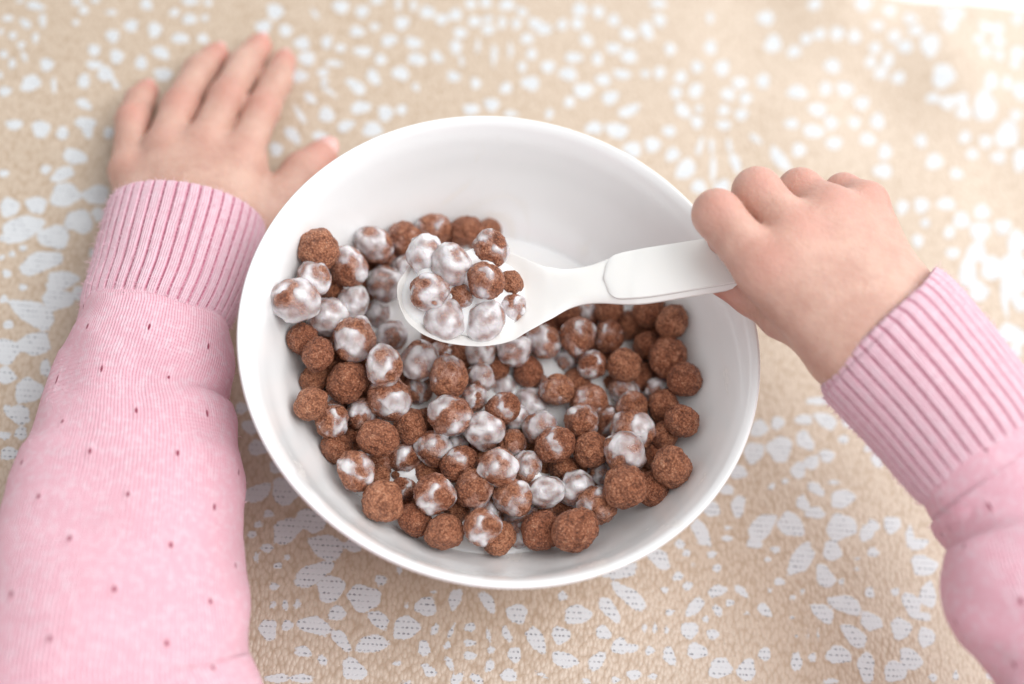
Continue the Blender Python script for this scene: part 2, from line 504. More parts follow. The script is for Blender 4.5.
HOLES = np.array([-219.7,118.2,4.1,2.3,5,-226.3,118.5,1.6,1.3,17,-227.3,108.6,2.5,1.9,18,-220,108.6,3.3,1.9,145,-222,101.3,2.3,1.6,115,-217.3,98.2,2,1.6,116,-213.5,103.4,2.9,1.4,113,-214.3,112.4,4.1,1.4,119,-221.7,91.7,2.4,1.7,144,-217,88.6,2.6,1.6,114,-214,93.4,3.5,1.1,131,-204.4,92.7,3.6,2.8,104,-206.7,82.3,4.3,4,77,-214.3,75.4,2.8,2.5,4,-204.9,62.3,4.6,3.6,14,-194.8,63.8,4.3,3.8,122,-186.5,64.8,3.8,2.3,113,-227.2,101.5,1.8,1.2,115,-205.5,125.8,2.3,2.2,131,-199.1,129.3,2,1.9,13,-201.3,122.9,2.5,2,114,-201.9,115.9,1.9,1.4,114,-179.3,134.6,4.5,3.4,130,-181,122.1,4.6,4,84,-171.6,123.4,6,3.7,110,-185.9,114.7,5,3.7,112,-190,105.5,4.5,3.3,113,-180.7,105.7,5.5,3.5,112,-187.4,98.9,3.2,2.5,18,-181.6,96.2,4.1,3.5,128,-188.1,90.2,5.2,3.5,113,-184,80.1,5,3.1,162,-180.4,72.1,4.3,2.9,18,-177.9,68.9,3.8,2.3,113,-170.2,70.6,2.9,2.2,113,-170.6,106.2,4.7,3.5,112,-165.3,113.6,5.8,3.9,167,-160.7,103.9,4,3.5,19,-160.6,123.1,4.9,3.9,21,-160.6,133.7,3.2,3,107,-163.4,142.5,4.1,2.1,21,-167.4,134.5,2.3,2.3,104,-152.2,126.2,2.6,2.5,106,-156.5,144.3,2.1,1.7,108,-190.7,125.7,2.4,1.6,20,-176.1,92.9,2.9,1.5,131,-219.2,82,2,1.2,115,-155,136.4,2.1,1.6,108,-198,84.4,4,1.2,116,-178.2,56.3,5.3,3.3,169,-186,47.3,2.2,2.1,142,-179.3,47.3,5,3,48,-199.8,40.6,2.1,1.9,179,-174.9,39,5.8,5.5,160,-164.1,42.8,5,4.7,47,-191.9,27.4,4.3,3.8,128,-183.2,31.6,4.2,3.8,4,-184,20.1,8.4,5.4,54,-171.7,20.6,6,5.4,3,-165.5,29.8,6,4.8,138,-160,35.1,3.2,2.6,117,-188.9,14.1,1.7,1.4,122,-180.3,12.6,1.7,1.4,121,-183,8.9,1.5,1.3,139,-186,6.4,1.3,1.2,145,-171.9,9,8.5,4.5,38,-181.4,0.8,1.9,1.7,134,-161.7,4.5,5.8,4.1,31,-154,1.5,3.2,2.4,116,-160.3,-3.5,5.8,4.8,11,-178.2,-9.5,1.8,1.6,137,-173.8,-2.8,1.7,1.6,172,-166,-11.7,9,4.8,166,-172.5,-18.6,2.1,1.9,163,-160.9,-23,6,5,9,-169.2,-28.7,5.8,4.6,121,-165,-37.7,3.5,3.2,144,-155.6,-40.6,5.4,4.8,136,-155.1,-50.2,4.4,3.5,171,-159.8,-49.4,1.9,1.3,118,-156.6,-58.9,2.3,1.6,12,-151.6,-56.4,2.6,2.2,129,-152.4,-64.6,3.5,2.5,12,-153.5,-30.6,3.8,2,114,-164.8,0.7,2,1.7,121,-156,18.7,2.1,1.4,114,-129.5,149.7,4.4,3.8,102,-131.4,140.5,3.9,3.4,103,-122.4,141.9,4.8,3.6,106,-114,138,3.9,3.4,99,-109.8,131.3,4,3.6,100,-109.7,121.9,3.5,3.4,87,-104.9,161.6,5.1,4.8,72,-95.9,162.3,4.5,4.1,90,-91.6,169.9,3,2.2,26,-113.8,154.3,5.1,1.5,136,-94.7,151.6,3.3,3.1,47,-88.5,156.5,2.3,2.1,75,-104.8,142.1,5.1,3.1,106,-98.5,141.2,2.4,2.3,84,-89.4,142.6,5.4,3.6,23,-80.9,151.6,3.9,3.1,68,-71,154,5,4.3,159,-81.3,141.1,2.9,2.7,86,-67.3,146.3,4.1,3.4,7,-78.5,162.2,4.2,3.1,101,-82.7,171.3,5,1.8,105,-76.5,172.9,4.5,2.2,104,-69.9,171.4,3.8,3.3,89,-59.8,150.4,5.1,3,129,-71.6,137.1,5.2,5,178,-81.5,131.6,6,3.7,129,-86.8,124.7,7.5,3.7,154,-81.9,115.3,6.5,4.1,36,-93.7,107.4,5.4,4.6,115,-84.9,104.6,5.2,3.8,61,-71.7,116,4.3,3.4,94,-74.3,106.6,4.3,4.1,84,-66,119.9,2.8,2.3,99,-50.6,142.9,4.5,3.6,145,-58.4,174.4,3.8,2.8,99,-63.3,169.9,3.1,2.9,64,-53.9,165.6,3.3,2.9,83,-53.8,157.8,4.2,2.5,102,-49.9,173.6,3.3,2.9,46,-53.8,182.2,3.2,2.5,96,-49.5,151.6,4.8,1.4,112,-41,142.6,4.5,2.7,102,-39.4,129.5,3.9,2.8,25,-102.3,112.9,3.7,1.9,143,-103.7,103.8,7.5,1.8,133,-96.3,118.7,6,1.7,157,-103.2,93.3,6.6,3.6,138,-93.2,96.8,3.3,2.2,22,-107.1,84.8,3.8,2.7,107,-101.4,126.8,2.6,2.4,89,-63.7,132.4,2.7,1.5,126,-98.8,132.8,3.8,1.8,15,-99.5,122.5,1.8,1.7,82,-47.9,185.1,3.3,2.6,95,-39.1,187.1,3.6,3.3,16,-43.3,171.5,3.1,2.8,61,-44.7,176.9,2.5,2,95,-38.6,177.2,5.6,2.2,103,-32.8,178.7,3.3,2.2,99,-31.9,185.7,2.9,2.4,143,-25.2,181.6,3.6,3.2,100,-20.6,179.9,3.6,3.1,50,-14.1,185.1,4.6,3.2,96,-8.8,195.8,5.4,4.3,81,-0.8,197.5,4.9,3.5,95,-8,188,3.8,2.5,97,6.5,195.5,4.7,3.8,85,-37.5,159.3,8.1,1.8,102,-45.2,161.6,6.1,1.4,104,-31.5,164,6.7,1.4,104,-26.5,172.5,3.3,2.9,78,-22.7,165.4,4.7,3,99,-24.8,157.5,2.9,2,99,-2.2,180.8,4.9,3.8,134,-5.3,169.8,5.5,3.9,28,-14.5,161.3,5,3.9,81,-5.6,160.6,4.3,3.7,169,4.4,172.7,5,3.2,97,14,190.2,5,4.6,167,21.3,194.9,7,4,120,25.5,202.6,5.4,3.9,107,17,178.7,4.1,3.5,54,9.8,180.7,3.8,3.1,41,16.1,168.6,5.7,3.5,3,31.3,174.8,5,3.2,95,25.6,172.1,2.4,2.1,59,2.4,154.6,6.1,5.4,61,9.2,162.9,3.6,3.2,61,14,155,5.8,4.3,71,23,151.3,7.6,3.7,46,20.4,139.8,6.8,5.7,16,35.9,138,5.7,4.6,85,28.5,132.9,4.3,3.8,100,10.9,137.7,4,3.4,40,40.4,175.6,4.6,3.7,80,40.1,167.1,4.7,3.4,91,44.7,159.2,4.3,3.1,141,48,171.2,4.4,2.8,94,46.1,183.5,4.8,3.4,91,51.6,155.4,3.4,2.7,83,41,147.2,3,2.6,62,33.1,188.6,3.6,2.6,90,-19.4,150.5,4.3,3.9,58,-28.5,144.6,4.6,3.2,79,-32,134.6,5,4.4,86,-23.5,132.7,3.5,1.6,22,-1.8,146.8,3.3,2.3,97,23,211.9,5.3,3.8,31,-8.3,138.2,2.8,1.9,98,44.4,135.5,2.5,2.2,56,49.7,196,5.5,3.8,91,46.5,212.5,4.9,2.3,97,56.6,187,6.1,4.5,87,65.3,182,5.1,4.2,77,69.2,174.5,4.7,3.7,82,68.9,165.7,4.6,3.9,56,62.7,157.9,4.6,3.5,33,61.6,174.2,3.8,3,83,61.3,165.3,3.1,2.5,83,51,162.4,2.3,1.8,84,47.5,170.6,3.7,2.5,93,75.8,208.2,7.5,5.1,89,85.3,206.7,4.9,4,59,89.3,214.9,4.7,3.3,85,94.6,219.4,4.7,3.6,80,74.9,186.3,5.7,4,88,90.1,185.3,6.5,5,39,100.1,179.3,5.9,4.8,53,100,167.3,6.8,4.7,30,90.3,167.8,4.7,3.5,34,95.5,155.6,5,4.1,72,88.4,148.5,8.9,4.3,135,77.1,155.3,5,2.1,148,70.9,140.8,7.4,2.9,120,66.9,148.5,5.7,1.5,108,62.6,134.8,10.1,1.7,100,59.8,146,5.9,1.5,100,55.1,144.3,7.5,1.7,89,51.5,130.9,8.6,4.9,69,58.4,124.3,3.9,3.4,61,44.9,136.1,4.3,2.7,71,41.3,147.1,3.3,2.8,50,67.7,127.6,4.1,3.3,81,70.2,221.4,6.2,5,73,89.6,233.9,4.9,3.8,76,110.8,241.7,6.1,4.9,57,122.8,243.8,4.9,3.8,67,132.6,242.8,5,3.9,47,135.9,236.2,3.9,3.1,62,151.1,252.9,7.9,5.7,10,150.1,244.6,7,5.1,76,142.8,229.4,9.1,5.9,86,150.5,214.1,9.1,6.8,75,147.7,201.9,4.6,3.4,42,154.3,201.4,5.4,4.2,58,159.9,204.8,4.8,3.8,56,170.5,205,11.6,7,87,161.7,198.9,5.4,4.2,58,119.7,220.9,4.6,3.4,78,119,213.1,4.5,3.4,78,126.3,216.5,5.4,3.5,87,127,229.8,5.2,3.7,82,118.7,232.9,4.6,3.4,38,132.1,208.8,5.1,3.8,77,124.3,209,3.9,2.9,77,132.4,225.6,4.2,3.3,63,110.3,194.9,6,4.8,69,118.5,190.6,5.4,4.3,66,126.5,183.4,6.2,4.3,85,116.6,179.1,4.5,3.6,63,123.4,172.2,5.4,4.4,59,131.5,168,6.1,4,87,131.7,157.7,6.2,4.9,48,106.8,174.8,5.1,4,78,109.5,164.5,4.1,3.3,44,145.8,178.8,5.1,3.4,85,152.6,169.9,6.3,4.8,73,162.7,167.2,4.5,3.5,45,166.8,249.3,3.9,3,68,172.7,251.5,4.1,3.1,62,164,240.4,4.5,3.4,69,173.4,243.9,5.4,4.1,59,167.6,234.8,3.9,2.9,68,174.2,235.7,4.7,3.4,74,183.4,242.2,5.6,4.2,64,182.2,234.8,4.5,3.4,68,182.3,261.4,4.9,3.5,74,171.6,218.8,6.6,4.2,84,179.1,221.5,5.4,3.1,87,185.3,219.3,7.4,4,88,182.2,194.6,10.1,6.8,81,173.4,187.9,5,3.7,72,189.5,184.4,8.4,4.6,88,168.4,179.7,3.3,2.6,63,164.1,186.8,3.5,2.6,73,179.8,182.3,5.1,3.8,43,184.7,205.7,4.5,3.3,72,102.1,222.1,4.2,3,84,109.8,223.4,5.2,3.7,83,102.9,204.9,4.4,3.6,58,101.9,191.9,5.7,3.4,91,141.9,142.2,5.3,3.5,86,149.7,145.8,5.6,4.5,65,159.8,150.2,5.8,4.3,38,167.2,144.7,6.5,4.6,80,175.6,152.1,4.4,3.5,52,175.8,142.3,5.4,4.3,55,185.1,148.1,6,4.7,50,191.6,142.4,6.4,4.1,84,191,131.6,6.4,4.7,39,175.4,131.5,5.3,4,75,182.6,126.2,6.2,4.9,62,172.7,121.1,8.4,3.5,93,177.9,113.5,5.5,4,79,191.9,121.6,7.1,5.5,67,165.3,127.6,3.2,2.5,44,162.8,136.9,3.2,2.3,80,161.1,112.1,6,3.2,24,191.1,97.8,5,3.6,78,184.1,94.7,4.9,3.4,82,195.6,113.5,4.1,2.8,80,196.2,97.8,4.9,2.9,87,195.3,91,3.4,2.7,64,150.3,128.3,3.5,2.3,86,152.2,137.7,2.4,1.9,45,189,113,7.9,1.5,103,-72.6,-36.8,3.8,3.2,15,-78,-30.2,3.6,2.5,160,-83.2,-24.2,2.6,2.3,115,-67.7,-53.3,5.7,3.4,40,-58.4,-49.6,5.3,4.9,116,-64.1,-41.6,2.9,2.8,176,-46.2,-57,5.6,4.4,159,-53.1,-63.1,6,4.2,52,-61.2,-59.2,2,1.5,15,-63.3,-63.9,1.7,1.2,16,-57.8,-71.2,2.2,1.8,14,-38.4,-64.8,6.6,4.4,179,-29.8,-61.4,3.1,3,14,-52.1,-76,1.7,1.2,16,-39.9,-75.3,7.7,3.5,44,-32.6,-78.5,5.3,4.6,52,-51.1,-83.3,1.7,1.4,11,-20.8,-78.4,5.9,4.9,16,-27.9,-86.1,3.3,2.6,16,-17.2,-70.8,2.3,1.8,17,-13.9,-84.2,4.2,2.8,160,-33.9,-92.4,6.1,3.1,6,-42.5,-94.9,2,1.9,132,-48,-98,3.9,3,112,-23.8,-94.5,4.8,2.2,146,-34.7,-101.8,3.3,1.8,6,-27.7,-102.7,2.2,1.4,155,-4.3,-84.3,5.1,4,54,-13.5,-92.7,5.6,3.1,22,-16.9,-102.7,5,3.3,156,-40.1,-112.6,4.1,1.6,16,-32.4,-110.3,4.1,1.6,16,-45.4,-88.3,2,1.1,109,-41.6,-86.7,2,1.1,109,-49.4,-89.5,1.4,1.1,111,-64.1,-68,1.7,1.5,10,-50.1,-72.3,1.2,1.1,122,-60.1,-75.3,1.8,1.1,110,-12.1,-65.4,1.5,1.1,106,0.2,-75.2,3.7,3.7,34,9.1,-69.7,4,2.3,82,20.1,-67.5,4.5,2.2,134,30.9,-68.6,4,3.5,173,16.6,-77.8,2.1,1.6,19,18,-83,2.3,1.3,18,19.1,-87.2,2.3,1.6,18,5.3,-81.9,2.4,1.2,77,3.6,-89.3,2.9,2.2,105,7.2,-95.9,3.5,1.7,151,10.9,-86.1,1.3,1.3,74,13.2,-91.7,2.8,1.3,135,10.9,-80.9,2.8,0.8,81,23.4,-78.6,2.8,0.9,119,25.6,-83.2,1.7,1.2,18,26.4,-88.5,2.4,1.6,75,29.4,-76.5,3.2,1.4,134,33.7,-82.6,2.8,2.5,95,39.6,-75.6,5.3,2.8,139,33.6,-89.9,3.1,2.2,19,47.3,-71.6,3.5,3.1,27,50.6,-79.4,5.1,2.7,3,44.7,-58,1.9,1.7,26,51.2,-62.9,4.8,3.7,22,23.4,-94.2,2.9,1.5,156,17.1,-96,2.8,1.7,66,1.4,-101.8,2.6,0.6,17,44.4,-86.7,2.6,0.8,166,-3.8,-96.7,2,0.9,17,13.2,-62.7,2.7,1,17,1.4,-69.5,1.1,0.7,18,-6.2,-76.8,1.4,0.8,106,61.3,-66.5,2.9,2.6,173,61.6,-57.9,5.6,2.6,138,67.5,-51.4,7.5,3.1,156,62.6,-43.4,6.6,2.7,33,74.7,-34.9,5.1,3.2,154,68,-69.5,3.2,3,101,72.1,-69,2.7,1.6,19,61.4,-76.7,4.3,2.3,60,74.7,-77.7,3.1,1.7,19,78.2,-68,1.8,1.6,34,85.4,-68.1,3.5,2.3,125,90.4,-57.1,3.4,3.1,57,90.6,-48.4,4.4,2.4,59,94.4,-63.6,3.9,2.9,24,97.2,-40.5,3.8,2.1,38,82.6,-39.3,2.2,1.7,26,92.8,-27.7,1.9,1.5,31,95.6,-32.2,1.8,1.6,61,83.9,-30,1.6,1.5,64,89,-24,2.3,1.6,23,86.6,-41.7,2,1.7,30,78.9,-45.6,1.5,1.3,36,105.6,-38,3.3,1.6,154,102.4,-43.4,1.7,1.4,28,98.5,-47.3,2.5,1.6,136,98.6,-56.2,2.6,1.8,22,103.3,-67.1,4.3,3.8,44,112.4,-65.2,4.1,3.4,87,117.6,-57.9,2.7,2.3,78,114.9,-42.4,3,2.1,141,107.3,-18.8,3.2,2.3,26,82.3,-52.9,1.7,1.2,23,81.2,-76.5,1.8,1.1,20,82.5,-59.4,1.5,1,96,78.4,-59.9,1.9,1,99,74.9,-60.9,1.6,0.9,100,95.1,-51.8,1.4,1.3,58,80.6,-27.4,2.1,1.4,96,86.9,-33.6,1.1,0.8,23,108.9,-45.4,1.1,0.7,23,59.1,-84.5,1.7,1,18,69.1,-81.2,2,1.1,18,121.4,44.5,5.2,1.8,20,107.6,30.6,3,2.6,69,101.1,26.2,3.9,3.4,51,100.8,15.9,4.6,4,68,96.5,6.4,3.5,3,46,110.2,20.3,6,4.6,86,119,26.7,4.5,3.2,143,117.2,35.1,3.6,2.3,24,125.5,37.3,4.7,3.3,158,135,40.3,3.9,3.5,172,133.2,31.7,2.3,1.9,40,128.1,23.1,3.2,2.6,38,118.4,14.1,3.7,2.9,69,122.8,18.7,3.3,2.8,56,114.3,8.3,1.5,1.2,31,109.7,4.6,1.6,1.3,43,126,8.8,3.6,2.4,152,132.1,13.4,2.4,1,20,136.3,7.9,5.4,3.5,34,98.9,-6.7,4.7,2.7,87,93.8,-1.7,3,2,24,89.7,-10.9,3.4,2.9,43,122.1,1.8,3.2,2.5,122,127.1,-0.7,4,2.4,22,108.7,-12.5,7.5,3.7,68,119.1,-8,5.1,5,156,137.5,-3.2,6.2,5.1,38,147,-2.9,3.6,2.6,57,149,0.8,2.7,2.3,60,87.5,-20.7,5.5,2.9,135,97.2,-20.1,2.4,1.2,19,96.5,-16.2,1.6,0.8,20,114.7,-18.9,2,1,20,147.1,27.7,3.6,2.5,88,143.2,31.1,2.3,1.7,32,81.4,-27.3,1.7,1.5,65,124.8,-19.9,7.7,3.7,63,135.5,-13.4,3.9,3.8,30,155.9,3.4,3.9,3.2,44,163.2,0.3,5,1.8,100,166.5,-1.1,3.7,2.4,24,150.3,-9.3,2.4,1.9,36,115.2,-19.1,1.8,1.4,30,134.3,-23.6,4.8,3.4,133,169.3,-8.8,5,4.3,179,143.1,-31.9,6.7,3.4,5,151.1,-25,2.2,1.9,71,160.1,-21.8,1.9,1.5,41,135.5,-37.4,4.6,3.2,162,152.9,-35.4,4.1,3.6,12,172.3,-19.5,4.9,3.3,87,166.7,-24.9,5,3.4,125,171.5,-28,3.1,1.7,22,163.9,-34.8,4.4,3.8,96,173.3,-35.2,4.1,3.1,82,147.7,-42.3,5.3,3.5,155,143.2,-50.7,4.8,3.3,14,153.5,-52.1,5.4,3.3,98,168.7,-44.6,4.7,3.7,159,163.8,-50.8,4.7,3.6,32,129,-57.5,3.4,2.2,93,134.2,-54.2,1.9,1.4,90,118.5,-30.5,2.1,1.6,26,124.1,-34.9,1.4,1,26,127.1,-31.7,1.1,1,58,115.6,-34.7,1.1,0.9,31,124.8,-42.2,1.1,0.8,30,141.7,-60.8,3.1,1,18,131.3,-46.7,1.5,0.5,98,135,-45.6,1.6,0.5,97,127.6,-48.7,0.9,0.7,28,177.5,-49,1.7,1.4,80,185.5,-45.8,1.9,1.2,89,145.1,-17.5,1.8,0.7,19,140.6,-24,1.8,0.9,95,112.8,-23.5,1.3,1.2,60,144.6,-13.9,1.6,0.7,20,197.9,-42.2,1.9,1.6,51], float).reshape(-1, 5)
U0, U1, V0, V1, ST = -0.60, 0.62, -0.285, 0.2165, 0.0011
nu, nv = int((U1 - U0) / ST) + 1, int((V1 - V0) / ST) + 1
gu, gv = U0 + np.arange(nu) * ST, V0 + (V1 - V0) * np.arange(nv) / (nv - 1)
lace = np.full((nu, nv), -1.6, np.float32)
cr_, sr_ = math.cos(ROT), math.sin(ROT)
placed = []


def cut_hole(u, v, a, b, ang):
    """one bare patch of the print: a rounded, slightly lumpy oval (all in metres)"""
    m = a * 1.5 + 0.003
    i0, i1 = int((u - m - U0) / ST), int((u + m - U0) / ST) + 2
    j0, j1 = int((v - m - V0) / ST), int((v + m - V0) / ST) + 2
    i0, j0 = max(i0, 0), max(j0, 0)
    if i1 <= i0 or j1 <= j0 or i0 >= nu or j0 >= nv:
        return
    X, Y = np.meshgrid(gu[i0:i1] - u, gv[j0:j1] - v, indexing='ij')
    c, s = math.cos(ang), math.sin(ang)
    x, y = (X * c + Y * s) / a, (-X * s + Y * c) / b
    r, ph = np.hypot(x, y), np.arctan2(y, x)
    p1, p2, p3 = rng.rand(3) * 6.28
    r = r * (1 + 0.05 * np.sin(2 * ph + p1) + 0.09 * np.sin(3 * ph + p2) + 0.05 * np.sin(5 * ph + p3))
    f = (1 - r) * b * 1000
    lace[i0:i1, j0:j1] = np.maximum(lace[i0:i1, j0:j1], f)


for hx, hy, ha, hb, hg in HOLES:
    u, v = (hx * cr_ + hy * sr_) / 1000, (-hx * sr_ + hy * cr_) / 1000
    placed.append((u, v, ha / 1000))
    sh = 0.95 if v < 0.10 else (0.90 if ha < 4.5 else 0.68)
    cut_hole(u, v, ha / 1000 * sh, hb / 1000 * sh, math.radians(hg) - ROT)
P_ = np.array(placed)
# rosettes of the same print beyond and under what the photograph shows
k = 0
for _ in range(2600):
    u, v = rng.uniform(U0, U1), rng.uniform(V0, V1)
    a = rng.choice([0.0022, 0.003, 0.004, 0.0052])
    x, y = u * cr_ - v * sr_, u * sr_ + v * cr_
    seen = (-0.235 < x < 0.205) and (-0.115 < y < 0.27) and math.hypot(x, y) > 0.075
    if seen:
        continue
    dmin = np.hypot(P_[:, 0] - u, P_[:, 1] - v) - P_[:, 2]
    if dmin.min() < a + 0.0016:
        continue
    P_ = np.vstack([P_, [u, v, a]])
    cut_hole(u, v, a * 1.1, a * rng.uniform(0.6, 0.95), rng.uniform(0, 3.14))
GU, GV = np.meshgrid(gu, gv, indexing='ij')
# the cloth lies flat but for soft ripples near its far right edge
far = np.clip((GV - 0.06) / 0.16, 0, 1) * np.clip((GU - 0.05) / 0.15, 0, 1)
Z = 0.0022 * far * (1 + np.sin(GU * 42 + GV * 60 + 1.0)) + 0.0016 * far * np.sin(GU * 95 - GV * 30)
Z += 0.0004 * np.sin(GU * 31 + 1) * np.sin(GV * 37 + 2) + 0.0004
EV = GV + np.where(GV > 0.19, (GV - 0.19) / 0.0265, 0) * (0.0012 * np.sin(GU * 55) + 0.0016 * np.sin(GU * 23 + 2))
verts = np.stack([GU, EV, Z], -1).reshape(-1, 3)
ii = np.arange(nu * nv).reshape(nu, nv)
faces = np.stack([ii[:-1, :-1], ii[1:, :-1], ii[1:, 1:], ii[:-1, 1:]], -1).reshape(-1, 4)
cloth = mesh_obj('tablecloth', verts, faces, M_CLOTH)
cloth.rotation_euler = (0, 0, ROT)
point_attr(cloth, 'lace', lace.reshape(-1))
tag(cloth, 'beige tablecloth printed with white lace cells, spread under the bowl', 'tablecloth')

# ------------------------------------------------------------------ bowl
RH = 0.066
PIN = [(0.000, 0.0062), (0.015, 0.0062), (0.030, 0.0066), (0.037, 0.0080), (0.044, 0.0106), (0.052, 0.0155), (0.0605, 0.0235), (0.068, 0.0335), (0.0742, 0.0450), (0.0778, 0.0540), (0.0798, 0.0590), (0.0814, 0.0622)]
PRIM = [(0.0827, 0.0645), (0.0840, 0.0659), (0.0849, 0.0663), (0.0855, 0.0656), (0.0852, 0.0640)]
POUT = [(0.0830, 0.0575), (0.0785, 0.0465), (0.0725, 0.0345), (0.0650, 0.0240), (0.0565, 0.0150), (0.0480, 0.0085), (0.0420, 0.0050), (0.0400, 0.0032), (0.0390, 0.0012), (0.0375, 0.0009), (0.0360, 0.0012), (0.0345, 0.0030), (0.020, 0.0034), (0.0, 0.0034)]
prof = catmull(PIN + PRIM + POUT, 5)
prof[:, 0] = np.maximum(prof[:, 0], 0)
NS = 160
vv, ff = [], []
for (r, z) in prof:
    a = np.arange(NS) * 2 * math.pi / NS
    vv.append(np.stack([r * np.cos(a), r * np.sin(a), z + 0 * a], 1))
vv = np.concatenate(vv)
for i in range(len(prof) - 1):
    for j in range(NS):
        ff.append((i * NS + j, i * NS + (j + 1) % NS, (i + 1) * NS + (j + 1) % NS, (i + 1) * NS + j))
bowl = mesh_obj('bowl', vv, ff, M_BOWL)
bm = bmesh.new()
bm.from_mesh(bowl.data)
bmesh.ops.remove_doubles(bm, verts=bm.verts, dist=1e-6)
bmesh.ops.recalc_face_normals(bm, faces=bm.faces)
bm.to_mesh(bowl.data)
bm.free()
tag(bowl, 'round glossy white bowl full of chocolate cereal balls and milk', 'bowl')
zin = np.array([p[1] for p in PIN])
rin = np.array([p[0] for p in PIN])

